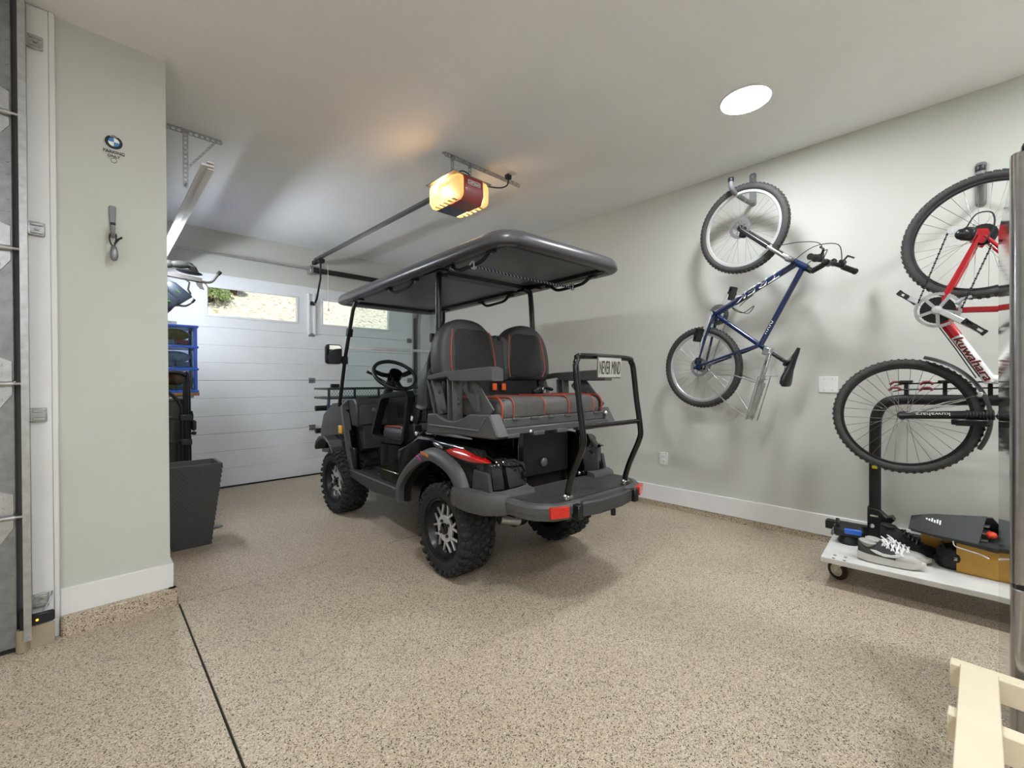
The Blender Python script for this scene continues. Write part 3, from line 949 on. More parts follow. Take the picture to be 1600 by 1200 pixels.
MB().tube([sw_c + d * 0.10 + Vector((-0.03, 0, 0)), sw_c + d * 0.08 + Vector((-0.13, 0.04, 0.05)), sw_c + d * 0.06 + Vector((-0.21, 0.06, 0.075))], [0.005, 0.005, 0.013], 8).build('turn_signal_stalk', BLKP, cart)
# front fenders
for s in (-1, 1):
    out = [(2.34, 0.56), (2.30, 0.62), (2.20, 0.675), (2.04, 0.69), (1.93, 0.66), (1.85, 0.60), (1.76, 0.50), (1.70, 0.44), (1.60, 0.375), (1.545, 0.325)]
    inn = [(y_ - 0.0, z_ - 0.035) for y_, z_ in out]
    # the flare hugs the tyre; build as overlapping plates
    for a, b, dx in ((0, 4, 0.0), (3, 6, 0.008), (5, 8, 0.0), (7, 9, 0.006)):
        poly = out[a:b + 1] + [(p[0] - 0.02, p[1] - 0.03) for p in reversed(out[a:b + 1])]
        MB().prism(poly, 0, s * 0.47, s * (0.60 + dx), 0.004).build('front_fender', GRYP if a else DGRYP, cart)
    MB().b2(s * 0.49, s * 0.515, 1.50, 1.64, 0.44, 0.62, 0.005).build('inner_fender', BLKP, cart)
    MB().cyl((s * 0.602, 1.86, 0.615), (s * 0.610, 1.86, 0.615), 0.008, n=8).build('fender_bolt', CHROME, cart)
MB().b2(-0.524, -0.508, 1.79, 1.87, 0.725, 0.80, 0.004).build('side_marker', mat('amber marker', 'e6a91c', 0.3, coat=0.5), cart)
# brush guard and bumper tubes
m = MB()
for z in (0.93, 0.69):
    m.cyl((-0.52, 2.56, z), (0.52, 2.56, z), 0.028, n=12)
g = m.build('brush_guard', BLKP, cart)
for x in (-0.40, 0.40):
    MB().bar((x, 2.50, 1.03), (x, 2.55, 0.78), 0.05, 0.02, 0.003).bar((x, 2.55, 0.79), (x, 2.42, 0.58), 0.05, 0.02, 0.003).build('guard_bracket', mat('sky reflection bracket', '44566b', 0.45, 0.2), g)  # blue of the bracket colour stands for reflected sky
# front basket
bk = MB()
for z in (1.045, 1.14):
    bk.b2(-0.52, 0.56, 2.17, 2.19, z - 0.010, z + 0.010, 0.003).b2(-0.52, 0.56, 2.58, 2.60, z - 0.010, z + 0.010, 0.003).b2(-0.52, -0.50, 2.17, 2.60, z - 0.010, z + 0.010, 0.003).b2(0.54, 0.56, 2.17, 2.60, z - 0.010, z + 0.010, 0.003)
for k in range(5):
    x = -0.505 + k * 0.262
    bk.b2(x - 0.01, x + 0.01, 2.172, 2.188, 1.045, 1.14)
bko = bk.build('front_basket', DGRYP, cart)
m = MB()
for k in range(36):
    x = -0.50 + k * 0.0297
    for s in (-1, 1):
        m.bar((x, 2.18, 1.05), (min(0.55, max(-0.51, x + s * 0.06)), 2.18, 1.135), 0.003, 0.003)
for k in range(22):
    x = -0.5 + k * 0.049
    m.bar((x, 2.18, 1.048), (x, 2.59, 1.048), 0.004, 0.004)
m.build('basket_mesh', mat('grey mesh wire', '77797b', 0.45, 0.5), bko)
MB().b2(-0.42, -0.33, 2.36, 2.40, 1.152, 1.19, 0.006).build('basket_clip', BLKP, bko)

# seat base
MB().prism([(0.62, 0.43), (0.62, 0.74), (0.98, 0.72), (1.0, 0.70), (1.0, 0.43)], 0, -0.50, 0.50, 0.008).build('seat_base', BLKG, cart)
MB().b2(-0.504, 0.504, 0.64, 1.004, 0.512, 0.519, 0.002).build('chrome_strip', CHROME, cart)
# rear body sides
arch = [(0.37 * math.cos(R(a)), 0.285 + 0.37 * math.sin(R(a))) for a in (45, 60, 75, 90, 105, 120, 135)]
for s in (-1, 1):
    poly = [(0.66, 0.40), (0.66, 0.74), (0.52, 0.80), (0.36, 0.862), (0.16, 0.855), (-0.10, 0.845), (-0.36, 0.83), (-0.44, 0.74), (-0.46, 0.58), (-0.30, 0.56)] + [(0.37 * math.cos(R(a)), 0.285 + 0.37 * math.sin(R(a))) for a in range(135, 10, -15)] + [(0.42, 0.36), (0.50, 0.34), (0.60, 0.34)]
    rings = []
    for x, k in ((0.26, 0.03), (0.40, 0.0), (0.47, 0.004), (0.51, 0.03), (0.52, 0.055)):
        ym = {0.47: -0.435, 0.51: -0.37, 0.52: -0.30}.get(x, -1)
        rings.append([(s * x, max(p[0], ym), p[1] - (k if p[1] > 0.6 and math.hypot(p[0], p[1] - 0.285) > 0.40 else 0)) for p in poly])
    MB().loft(rings).build('rear_body_panel', BLKG, cart, 50)
    # wheel-arch flare
    ol = cr_smooth([(0.61, 0.345), (0.595, 0.47), (0.46, 0.61), (0.28, 0.715), (0.12, 0.755), (-0.07, 0.715), (-0.18, 0.645), (-0.235, 0.545)], 4)
    cy_, cz_ = 0.15, 0.30
    rings = []
    for p in ol:
        y_, z_ = p[0], p[1]
        v_ = Vector((y_ - cy_, z_ - cz_)); v_.normalize()
        q = Vector((y_, z_))
        def at(x, k):
            return (s * x, q.x - v_.x * k, q.y - v_.y * k)
        rings.append([at(0.49, -0.03), at(0.53, -0.022), at(0.565, 0.0), at(0.575, 0.03), at(0.572, 0.055), at(0.555, 0.06), at(0.49, 0.03)])
    fo = MB().loft(rings).build('rear_fender_flare', GRYP, cart, 50)
    # inner wheel well
    MB().loft([[(s * 0.26, 0.37 * math.cos(R(a)), 0.285 + 0.37 * math.sin(R(a))), (s * 0.50, 0.37 * math.cos(R(a)), 0.285 + 0.37 * math.sin(R(a))), (s * 0.50, 0.385 * math.cos(R(a)), 0.285 + 0.385 * math.sin(R(a))), (s * 0.26, 0.385 * math.cos(R(a)), 0.285 + 0.385 * math.sin(R(a)))] for a in range(10, 166, 12)]).b2(s * 0.255, s * 0.27, -0.3, 0.45, 0.40, 0.66).build('wheel_well', BLKP, cart)
    # tail light: dark bezel and red lens, wrapped round the corner
    def tl(mb, L, Hh, out, n=20):
        rings = []
        for k in range(n + 1):
            t_ = k / n
            y_ = 0.0 - L * t_
            w_ = math.sin(PI * min(1, max(0, t_)) ** 0.72) ** 0.8 if 0 < t_ < 1 else 0.0
            x_ = 0.522 + out - 0.10 * max(0, t_ - 0.72) ** 1.2
            hh = Hh * w_ + 0.001
            zc = 0.775 - 0.028 * t_
            rings.append([(s * (x_ - 0.03), y_, zc + hh), (s * x_, y_, zc + hh * 0.5), (s * (x_ + 0.008 * w_), y_, zc), (s * x_, y_, zc - hh * 0.6), (s * (x_ - 0.03), y_, zc - hh)])
        mb.loft(rings)
        return mb
    bz = tl(MB(Matrix.Translation((0, 0.02, 0.0))), 0.46, 0.052, 0.0).build('tail_light_bezel', BLKG, cart)
    tl(MB(Matrix.Translation((0, -0.015, 0.004))), 0.41, 0.039, 0.010).build('tail_light_lens', REDL, bz)
    # lower rear trim panel
    MB().prism([(-0.27, 0.585), (-0.29, 0.70), (-0.42, 0.69), (-0.445, 0.585)], 0, s * 0.50, s * 0.524, 0.004).build('corner_trim', DGRYP, cart)
    # bumper
    path = [(s * 0.555, -0.16, 0.53), (s * 0.562, -0.30, 0.53), (s * 0.545, -0.42, 0.532), (s * 0.48, -0.49, 0.535), (s * 0.36, -0.505, 0.54), (s * 0.27, -0.50, 0.545)]
    sec = [(-0.03, -0.055), (0.02, -0.062), (0.036, -0.04), (0.04, 0.02), (0.03, 0.052), (-0.03, 0.06)]
    if s > 0:
        sec = [(-a, b) for a, b in sec]
    MB().sweep(path, sec, upv=(0, 0, 1)).build('rear_bumper', GRYP, cart, 45)
sk = MB().box((-0.578, 0.17, 0.735), (0.006, 0.085, 0.022), 0.002, (R(14), R(-20), 0)).build('orange_reflection', mat('orange reflection tint', 'd9752f', 0.4), cart)  # orange reflection on the flare, put in as a coloured plate
MB().box((-0.578, 0.245, 0.70), (0.006, 0.055, 0.024), 0.002, (R(30), R(-20), 0)).build('pink_reflection', mat('pink reflection tint', 'b63f8e', 0.4), cart)  # pink reflection beside it, likewise a coloured plate
MB().ell((-0.518, 0.10, 0.795), (0.012, 0.06, 0.016), 14, 8, (R(10), 0, 0)).build('fuel_flap', STEEL, cart)

# rear storage box, posts, lock
bx = MB().b2(-0.25, 0.25, -0.33, 0.1, 0.60, 0.95, 0.01).build('storage_box', BLKP, cart)
MB().b2(-0.25, 0.25, -0.28, 0.1, 0.5, 0.60).build('storage_recess', BLKM, cart)
MB().lathe([(0.026, 0), (0.03, 0.006), (0.028, 0.016), (0.016, 0.022), (0.001, 0.022)], (0.0, -0.33, 0.683), (0, -1, 0), 20).build('lock_knob', GALVD, bx)
for s in (-1, 1):
    po = MB().b2(s * 0.277 - 0.022, s * 0.277 + 0.022, -0.425, -0.385, 0.575, 0.925, 0.004).build('seat_support_post', BLKG, cart)
    MB().b2(s * 0.277 - 0.032, s * 0.277 + 0.032, -0.435, -0.375, 0.572, 0.60, 0.004).build('post_foot', BLKM, po)
    for dx in (-0.036, 0.036):
        MB().ell((s * 0.277 + dx, -0.43, 0.59), (0.012, 0.012, 0.012), 10, 6).build('post_bolt', CHROME, po)
# rear seat pan
m = MB().b2(-0.45, 0.45, -0.46, 0.22, 0.935, 0.985, 0.006)
m.build('seat_pan', DGRYP, cart)
m = MB().b2(-0.46, 0.46, -0.50, -0.44, 0.905, 0.945, 0.006).b2(-0.45, 0.45, -0.478, -0.44, 0.945, 0.995, 0.004)
for k in range(9):
    x = -0.40 + k * 0.10
    if k % 2 == 0:
        m.b2(x - 0.045, x + 0.045, -0.505, -0.45, 0.888, 0.912, 0.004)
for k in range(6):
    x = -0.36 + k * 0.145
    m.b2(x - 0.03, x + 0.03, -0.486, -0.476, 0.982, 0.998, 0.003)
lip = m.build('seat_pan_lip', GRYP, cart)
MB().ell((-0.275, -0.506, 0.915), (0.012, 0.01, 0.012), 10, 6).build('lip_bolt', CHROME, lip)
MB().ell((0.45, -0.49, 0.985), (0.018, 0.016, 0.016), 10, 6).build('lip_bolt', CHROME, lip)

# armrests
for s in (-1, 1):
    tray = [(0.225, 0.865), (0.205, 0.995), (0.10, 1.0), (0.06, 0.985), (-0.02, 0.965), (-0.11, 0.965), (-0.19, 0.985), (-0.26, 1.015), (-0.455, 1.02), (-0.525, 0.905), (-0.50, 0.89), (-0.1, 0.882)]
    a_ = MB().prism(tray, 0, s * 0.452, s * 0.535, 0.008).build('armrest_tray', GRYP, cart)
    MB().tube([(s * 0.537, 0.18, 0.925), (s * 0.537, -0.36, 0.928), (s * 0.537, -0.42, 1.0)], 0.004, 6).build('tray_groove_rib', mat('light charcoal plastic', '5a5b5c', 0.45), a_)
    top = [(0.215, 1.222), (0.205, 1.245), (0.0, 1.268), (-0.45, 1.284), (-0.485, 1.27), (-0.485, 1.205), (-0.18, 1.205), (-0.06, 1.21), (-0.02, 1.235), (0.17, 1.215)]
    MB().prism(top, 0, s * 0.455, s * 0.535, 0.006).build('armrest_pad', GRYP, cart)
    for p, q, w_ in (((0.19, 1.225), (0.10, 0.99), 0.05), ((-0.055, 1.22), (-0.065, 0.955), 0.055), ((-0.19, 1.215), (-0.40, 1.0), 0.06)):
        m = MB()
        d_ = Vector((q[0] - p[0], q[1] - p[1])).normalized()
        nn = Vector((-d_.y, d_.x))
        for e in (-1, 1):
            o_ = nn * (w_ / 2 * e)
            m.bar((s * 0.495, p[0] + o_.x, p[1] + o_.y), (s * 0.495, q[0] + o_.x, q[1] + o_.y), 0.012, 0.07, 0.002, PI / 2 if False else 0)
        n_ = 4
        for k in range(n_):
            t0, t1 = k / n_, (k + 1) / n_
            e = 1 if k % 2 else -1
            A = Vector(p).lerp(Vector(q), t0) + nn * (w_ / 2 * e)
            B_ = Vector(p).lerp(Vector(q), t1) - nn * (w_ / 2 * e)
            m.bar((s * 0.495, A.x, A.y), (s * 0.495, B_.x, B_.y), 0.008, 0.05)
        m.build('armrest_strut', GRYP, cart)

# cushions
def slab_cushion(x0, x1, y0, y1, z0, z1, r=0.05):
    rings = []
    cx, cy = (x0 + x1) / 2, (y0 + y1) / 2
    for z, k in ((z0, 0.012), (z0 + 0.02, 0.0), (z1 - 0.045, 0.0), (z1 - 0.018, 0.012), (z1 - 0.004, 0.034), (z1, 0.07)):
        rings.append([(px_, py_, z) for px_, py_ in rrect((x1 - x0) - 2 * k, (y1 - y0) - 2 * k, max(0.012, r - k * 0.3), 5, cx, cy)])
    return MB().loft(rings)
rc = slab_cushion(-0.45, 0.45, -0.455, 0.06, 0.985, 1.105).build('rear_seat_cushion', GVINYL, cart, 60)
for a, b in ((-0.36, -0.11), (0.11, 0.36)):
    rings = [[(x, -0.4585, 1.0), (x, -0.4585, 1.055), (x, -0.448, 1.09), (x, -0.422, 1.107), (x, -0.385, 1.1095), (x, 0.0, 1.1095), (x, 0.0, 1.09), (x, -0.40, 1.08), (x, -0.44, 1.0)] for x in (a, b)]
    MB().loft(rings).build('quilted_panel', QUILT2, rc, 50)
for x in (-0.447, -0.36, -0.11, 0.11, 0.36, 0.447):
    MB().tube(cr_smooth([(x, -0.456, 0.995), (x, -0.459, 1.055), (x, -0.447, 1.09), (x, -0.42, 1.108), (x, -0.385, 1.11), (x, 0.02, 1.11)], 3), 0.0042 if abs(x) < 0.44 else 0.0055, 6).build('piping', ORANGE, rc)
fc = slab_cushion(-0.49, 0.49, 0.42, 1.0, 0.735, 0.86).build('front_seat_cushion', VINYL, cart, 60)
for x in (-0.46, 0.46):
    MB().tube(cr_smooth([(x, 1.0, 0.75), (x, 1.0, 0.81), (x, 0.96, 0.855), (x, 0.6, 0.862)], 4), 0.006, 6).build('piping', ORANGE, fc)

def dome(sx, facing, y0, zb_, lean, name):
    """half of a bench back with a rounded top, padded face towards `facing` (-1 rear, +1 front)"""
    ol = [(0.475, 0.0), (0.505, 0.035), (0.512, 0.14), (0.495, 0.26), (0.445, 0.355), (0.36, 0.408), (0.26, 0.420), (0.16, 0.398), (0.09, 0.345), (0.04, 0.312), (0.008, 0.306), (0.004, 0.03), (0.03, 0.0)]
    ol = [tuple(p)[:2] for p in cr_smooth([(a, b, 0) for a, b in ol], 4, True)]
    cxm, czm = 0.27, 0.20
    T = Matrix.Translation((0, y0, zb_)) @ Matrix.Rotation(lean, 4, 'X')
    rings = []
    for d_, k in ((0.0, 0.90), (0.012, 0.985), (0.04, 1.0), (0.085, 1.0), (0.112, 0.965), (0.128, 0.90), (0.135, 0.78), (0.138, 0.5)):
        rings.append([(sx * (cxm + (a - cxm) * (k if a > cxm or facing > 0 else 1 - (1 - k) * 0.5)), facing * d_, czm + (b - czm) * k) for a, b in ol])
    b_ = MB(T).loft(rings).build(name, VINYL, cart, 70)
    # quilted centre panel
    pan = [(0.385, 0.03), (0.40, 0.2), (0.385, 0.33), (0.26, 0.345), (0.12, 0.33), (0.085, 0.2), (0.08, 0.03)]
    pan = [tuple(p)[:2] for p in cr_smooth([(a, b, 0) for a, b in pan], 3, True)]
    rings = []
    for d_, k in ((0.118, 1.0), (0.134, 0.985), (0.1405, 0.93), (0.142, 0.6)):
        rings.append([(sx * (0.24 + (a - 0.24) * k), facing * d_, 0.185 + (b - 0.185) * k) for a, b in pan])
    MB(T).loft(rings).build('quilted_panel', QUILT, b_, 70)
    for pts in ([(0.405, 0.02), (0.43, 0.08), (0.425, 0.2), (0.405, 0.32), (0.375, 0.385)], [(0.075, 0.02), (0.065, 0.10), (0.07, 0.2), (0.085, 0.29), (0.095, 0.33)]):
        P_ = [(sx * a, facing * (0.137 - 0.02 * max(0, (b - 0.28) / 0.1) ** 1.5 - 0.012 * max(0, (0.06 - b) / 0.06)), b) for a, b in pts]
        MB(T).tube(cr_smooth(P_, 4), 0.0048, 6).build('piping', ORANGE, b_)
    return b_
for sx in (-1, 1):
    dome(sx, -1, 0.20, 1.205, R(-6), 'rear_backrest')
    dome(sx, 1, 0.30, 1.0, R(10), 'front_backrest')
# centre strip between the backrests
MB(Matrix.Translation((0, 0.20, 1.205)) @ Matrix.Rotation(R(-6), 4, 'X')).prism(rrect(0.115, 0.30, 0.03, 4, 0, 0.14), 1, -0.132, -0.02, 0.012).build('backrest_centre_strip', VINYL, cart, 50)
# frame behind the backrests, buckles, belts
MB().b2(-0.40, 0.40, 0.12, 0.24, 0.98, 1.26, 0.01).build('seat_back_frame', BLKP, cart)
MB().b2(-0.46, 0.46, 0.05, 0.10, 0.985, 1.0).build('frame_rail', BLKM, cart)
for x in (-0.05, 0.035):
    MB().box((x, 0.10, 1.165), (0.034, 0.02, 0.05), 0.004, (0, 0, 0)).build('belt_buckle', mat('orange buckle', 'e0602c', 0.35), cart)
bl = MB().box((0.30, 0.02, 1.135), (0.10, 0.045, 0.05), 0.012, (0, R(-18), 0)).box((0.39, 0.0, 1.15), (0.10, 0.04, 0.022), 0.008, (0, R(14), 0)).build('belt_stalk', BLKP, cart)
MB().box((0.335, -0.005, 1.135), (0.028, 0.03, 0.055), 0.004, (0, R(-18), 0)).build('belt_tongue', CHROME, bl)
rt_ = MB().box((-0.47, 0.46, 0.98), (0.05, 0.10, 0.14), 0.015, (R(20), 0, 0)).build('belt_retractor', BLKP, cart)
MB().box((-0.498, 0.485, 0.945), (0.004, 0.022, 0.034), 0.001, (R(20), 0, 0)).box((-0.500, 0.485, 0.945), (0.004, 0.009, 0.020), 0.001, (R(20), 0, 0)).build('belt_label', WHT, rt_)
MB().b2(-0.50, -0.43, 0.45, 0.54, 0.80, 0.90, 0.008).build('belt_anchor', BLKP, cart)
MB().ell((-0.505, 0.40, 0.845), (0.016, 0.018, 0.018), 10, 6).ell((-0.505, 0.60, 0.86), (0.012, 0.014, 0.014), 10, 6).build('frame_bolt', CHROME, cart)
# hip restraint loops beside the front seat
for s in (-1, 1):
    loop = [(1.10, 0.79), (1.02, 0.94), (0.94, 1.07), (0.90, 1.095), (0.70, 1.115), (0.52, 1.125), (0.495, 1.10), (0.53, 0.93), (0.57, 0.79), (0.60, 0.765), (0.85, 0.755), (1.07, 0.765)]
    m = MB().sweep([(s * 0.50, y_, z_) for y_, z_ in loop], [(-0.017, -0.03), (0.017, -0.03), (0.017, 0.03), (-0.017, 0.03)], closed=True, upv=(1, 0, 0))
    m.build('hip_restraint', BLKM, cart)

# ------------------------------------------------------------------ cart roof
def rr3(x0, x1, y0, y1, r, z, n=7):
    return [(a, b, z) for a, b in rrect(x1 - x0, y1 - y0, r, n, (x0 + x1) / 2, (y0 + y1) / 2)]
ROOF = mat('satin charcoal roof shell', '48474a', 0.32, var=0.04)
rings = []
for k, z, r in ((0.075, 1.962, 0.10), (0.068, 1.944, 0.10), (0.012, 1.942, 0.14), (0.0, 1.952, 0.15), (0.003, 1.985, 0.15), (0.016, 2.012, 0.15), (0.045, 2.030, 0.14), (0.10, 2.040, 0.12), (0.25, 2.052, 0.08), (0.45, 2.056, 0.03)):
    rings.append(rr3(-0.545 + k, 0.545 - k, -0.60 + k, 1.92 - k, r, z))
rf = MB().loft(rings, False, True).build('roof', ROOF, cart, 60)
LIN = mat('satin charcoal roof liner', '5a5b60', 0.38, spec=0.3, var=0.04)
MB().b2(-0.48, 0.48, -0.54, 1.86, 1.985, 1.995).build('roof_liner', BLKP, rf)
for y0, y1 in ((-0.47, 0.26), (0.40, 1.76)):
    rings = [rr3(-0.44, 0.44, y0, y1, 0.05, 1.986, 4), rr3(-0.43, 0.43, y0 + 0.01, y1 - 0.01, 0.05, 1.972, 4), rr3(-0.40, 0.40, y0 + 0.04, y1 - 0.04, 0.05, 1.968, 4)]
    pnl = MB().loft(rings).build('liner_panel', LIN, rf, 20)
    m = MB().b2(-0.44, 0.44, y0 - 0.016, y0 - 0.010, 1.955, 1.975)
    m.build('panel_edge_trim', SILV, pnl)
MB().prism([(0.26, 1.985), (0.28, 1.952), (0.38, 1.952), (0.40, 1.985)], 0, -0.47, 0.47).build('roof_cross_rib', BLKP, rf)
MB().prism([(1.76, 1.985), (1.78, 1.95), (1.86, 1.95), (1.88, 1.985)], 0, -0.47, 0.47).build('roof_cross_rib', BLKP, rf)
MB().prism([(-0.55, 1.985), (-0.54, 1.95), (-0.49, 1.95), (-0.48, 1.985)], 0, -0.47, 0.47).build('roof_cross_rib', BLKP, rf)
for s in (-1, 1):
    MB().b2(s * 0.43, s * 0.475, -0.48, 1.80, 1.948, 1.985, 0.004).build('roof_side_rail', BLKP, rf)
    for ya, yb in ((0.04, -0.38), (0.92, 0.50)):
        m = MB().tube(cr_smooth([(s * 0.455, ya, 1.945), (s * 0.455, ya - 0.03, 1.925), (s * 0.455, ya - 0.09, 1.897), (s * 0.455, ya - 0.20, 1.897), (s * 0.455, yb + 0.09, 1.905), (s * 0.455, yb + 0.03, 1.935), (s * 0.455, yb, 1.945)], 4), 0.012, 8)
        gh = m.build('grab_handle', BLKM, rf)
        for y_ in (ya, yb):
            MB().b2(s * 0.455 - 0.018, s * 0.455 + 0.018, y_ - 0.03, y_ + 0.03, 1.93, 1.952, 0.004).build('handle_mount', BLKP, gh)
            MB().ell((s * 0.455, y_, 1.928), (0.008, 0.008, 0.006), 8, 5).build('handle_screw', CHROME, gh)
    MB().b2(s * 0.40, s * 0.47, 0.14, 0.36, 1.935, 1.955, 0.003).build('post_bracket', BLKM, rf)
    MB().b2(s * 0.42, s * 0.48, 1.48, 1.70, 1.935, 1.95, 0.003).build('post_bracket', BLKM, rf)
# posts
for s in (-1, 1):
    p_ = MB().tube([(s * 0.46, 1.57, 1.945), (s * 0.48, 1.60, 1.86), (s * 0.50, 1.74, 1.44), (s * 0.50, 1.90, 0.98)], 0.017, 12).build('front_post', BLKM, cart)
    MB().box((s * 0.488, 1.665, 1.66), (0.05, 0.045, 0.075), 0.006, (R(18), 0, 0)).build('post_clamp', BLKP, p_)
    p_ = MB().tube(cr_smooth([(s * 0.36, 0.24, 1.942), (s * 0.405, 0.235, 1.93), (s * 0.43, 0.225, 1.88), (s * 0.44, 0.21, 1.5), (s * 0.445, 0.21, 1.36), (s * 0.45, 0.15, 1.22), (s * 0.45, 0.15, 0.95)], 4), 0.021, 12).build('rear_post', BLKM, cart)
    MB().tube([(s * 0.462, 0.215, 1.47), (s * 0.475, 0.27, 1.36), (s * 0.48, 0.30, 1.18), (s * 0.48, 0.32, 0.95)], 0.016, 10).box((s * 0.47, 0.245, 1.50), (0.03, 0.03, 0.06), 0.005).build('post_brace', BLKM, p_)
# windshield
def ws_pt(x, z):
    t_ = (z - 0.98) / (1.90 - 0.98)
    return (x, 1.905 - 0.315 * t_, z)
wsd = MB()
for z0, z1 in ((1.04, 1.515), (1.54, 1.90)):
    a, b = ws_pt(0, z0), ws_pt(0, z1)
    wsd.loft([[(-0.47, a[1], z0), (0.47, a[1], z0), (0.47, a[1] + 0.005, z0), (-0.47, a[1] + 0.005, z0)], [(-0.47, b[1], z1), (0.47, b[1], z1), (0.47, b[1] + 0.005, z1), (-0.47, b[1] + 0.005, z1)]])
w_ = wsd.build('windshield', ACRYL, cart, 0)
a = ws_pt(0, 1.527)
MB().b2(-0.475, 0.475, a[1] - 0.006, a[1] + 0.01, 1.513, 1.541, 0.003).build('windshield_hinge', mat('clear white hinge', 'e8ecec', 0.15, coat=0.6, spec=0.8), w_)
# mirror
mr = MB(Matrix.Translation((-0.605, 1.735, 1.462)) @ Matrix.Rotation(R(-5), 4, 'Z'))
mr.prism(rrect(0.145, 0.18, 0.03, 5), 1, 0.0, 0.04, 0.008)
mro = mr.build('mirror', BLKP, cart)
mg = MB(Matrix.Translation((-0.605, 1.735, 1.462)) @ Matrix.Rotation(R(-5), 4, 'Z'))
mg.prism(rrect(0.128, 0.162, 0.024, 5), 1, -0.003, 0.002)
mg.build('mirror_glass', mat('mirror glass', 'eeeeee', 0.02, 1.0, var=0.0), mro)
MB().cyl((-0.57, 1.76, 1.41), (-0.50, 1.745, 1.41), 0.012, n=10).box((-0.505, 1.745, 1.41), (0.05, 0.05, 0.075), 0.008).build('mirror_bracket', BLKM, mro)

# ------------------------------------------------------------------ rear step and grab bar
outl = [(-0.46, -0.42), (-0.485, -0.45), (-0.485, -0.62), (-0.455, -0.72), (-0.38, -0.80), (-0.30, -0.82), (0.30, -0.82), (0.38, -0.80), (0.455, -0.72), (0.485, -0.62), (0.485, -0.45), (0.46, -0.42)]
rings = []
for k, z in ((0.03, 0.478), (0.008, 0.488), (0.004, 0.512), (0.0, 0.516), (-0.002, 0.552), (0.006, 0.566), (0.018, 0.571)):
    rings.append([(a, b, z) for a, b in inset(outl, k)])
stp = MB().loft(rings).build('rear_step', GRYP, cart, 30)
MB().prism(inset(outl, 0.035), 2, 0.570, 0.5735).build('step_tread', mat('ribbed step tread', '343331', 0.6, var=0.25, vscale=14, bump=0.8, bscale=70, wave='cells'), stp)
m = MB().prism([(-0.205, -0.80), (-0.225, -0.845), (-0.10, -0.87), (0.10, -0.87), (0.225, -0.845), (0.205, -0.80)], 2, 0.488, 0.565, 0.008)
m.build('step_centre_block', DGRYP, stp)
MB().cyl((0.02, -0.86, 0.455), (0.02, -0.86, 0.49), 0.014, n=12).build('step_plug', BLKM, stp)
for s in (-1, 1):
    M = Matrix.Translation((s * 0.365, -0.812, 0.533)) @ Matrix.Rotation(s * R(22), 4, 'Z')
    MB(M).prism(rrect(0.105, 0.056, 0.006, 3), 1, -0.008, 0.02, 0.002).build('step_reflector', REDR, stp, label='red reflector')
    MB().b2(s * 0.235, s * 0.275, -0.86, -0.80, 0.485, 0.56, 0.004).build('step_slot', BLKM, stp)
barp = []
for p in [(-0.262, -0.775, 0.565), (-0.262, -0.775, 0.62), (-0.262, -0.81, 0.72), (-0.262, -0.875, 0.86), (-0.262, -0.88, 0.93), (-0.262, -0.855, 1.10), (-0.262, -0.835, 1.27), (-0.245, -0.83, 1.315), (-0.20, -0.828, 1.335)]:
    barp.append(p)
full = barp + [(-p[0], p[1], p[2]) for p in reversed(barp)]
gb = MB().tube(cr_smooth(full, 4), 0.0165, 12).build('rear_grab_bar', BLKG, cart)
MB().cyl((-0.262, -0.872, 0.965), (0.262, -0.872, 0.965), 0.014, n=12).build('bar_crosspiece', BLKG, gb)
for s in (-1, 1):
    MB().b2(s * 0.262 - 0.03, s * 0.262 + 0.03, -0.79, -0.76, 0.572, 0.60, 0.006).ell((s * 0.262 - 0.032, -0.782, 0.60), (0.012, 0.012, 0.012), 10, 6).build('bar_bolt', CHROME, gb)
lp_ = MB().box((-0.005, -0.856, 1.275), (0.215, 0.006, 0.115), 0.002, (R(3), 0, 0)).build('licence_plate', mat('plate border', '55554f', 0.5), gb)
MB().box((-0.005, -0.8605, 1.275), (0.205, 0.003, 0.105), 0.001, (R(3), 0, 0)).build('plate_face', mat('plate cream', 'b5b4aa', 0.5, var=0.05), lp_)
text('NEVER MIND', 0.190, 0.072, frameM((1, 0, 0), (0, -0.05, 1), (-0.005, -0.8628, 1.275)), BLK, lp_, 'plate_lettering')

# rope strung between the roof handles
rope_c = [Vector((-0.455, -0.21, 1.892)), Vector((-0.25, -0.205, 1.889)), Vector((0.0, -0.2, 1.886)), Vector((0.25, -0.195, 1.888)), Vector((0.455, -0.19, 1.893))]
rp = thing('rope', 'blue and white speckled rope stretched beneath the golf cart roof', 'rope', (2.108, 2.22, 0), (0, 0, R(-2.7)))
BR, WRP = mat('blue rope strand', '23345f', 0.8), mat('white rope strand', 'b9bcc4', 0.8)
path = cr_smooth(rope_c, 60)
for ph, mt in ((0, BR), (PI * 2 / 3, WRP), (PI * 4 / 3, BR)):
    pts = [p + Vector((0, math.cos(k * 0.85 + ph), math.sin(k * 0.85 + ph))) * 0.0035 for k, p in enumerate(path)]
    MB().tube(pts, 0.0042, 5).build('rope_strand', mt, rp)
for e in (rope_c[0], rope_c[-1]):
    pts = [e + Vector((0.004 * math.sin(k), 0.021 * math.cos(k * 0.7), 0.021 * math.sin(k * 0.7) + 0.006)) + Vector((0.0009 * k - 0.012, 0, 0)) for k in range(30)]
    kn = MB().tube(pts, 0.005, 6)
    kn.build('rope_knot', WRP, rp)
# ------------------------------------------------------------------ bicycles
def plane_matrix(o, e1, e2, n):
    M = Matrix((Vector(e1), Vector(e2), Vector(n))).transposed().to_4x4()
    M.translation = Vector(o)
    return M

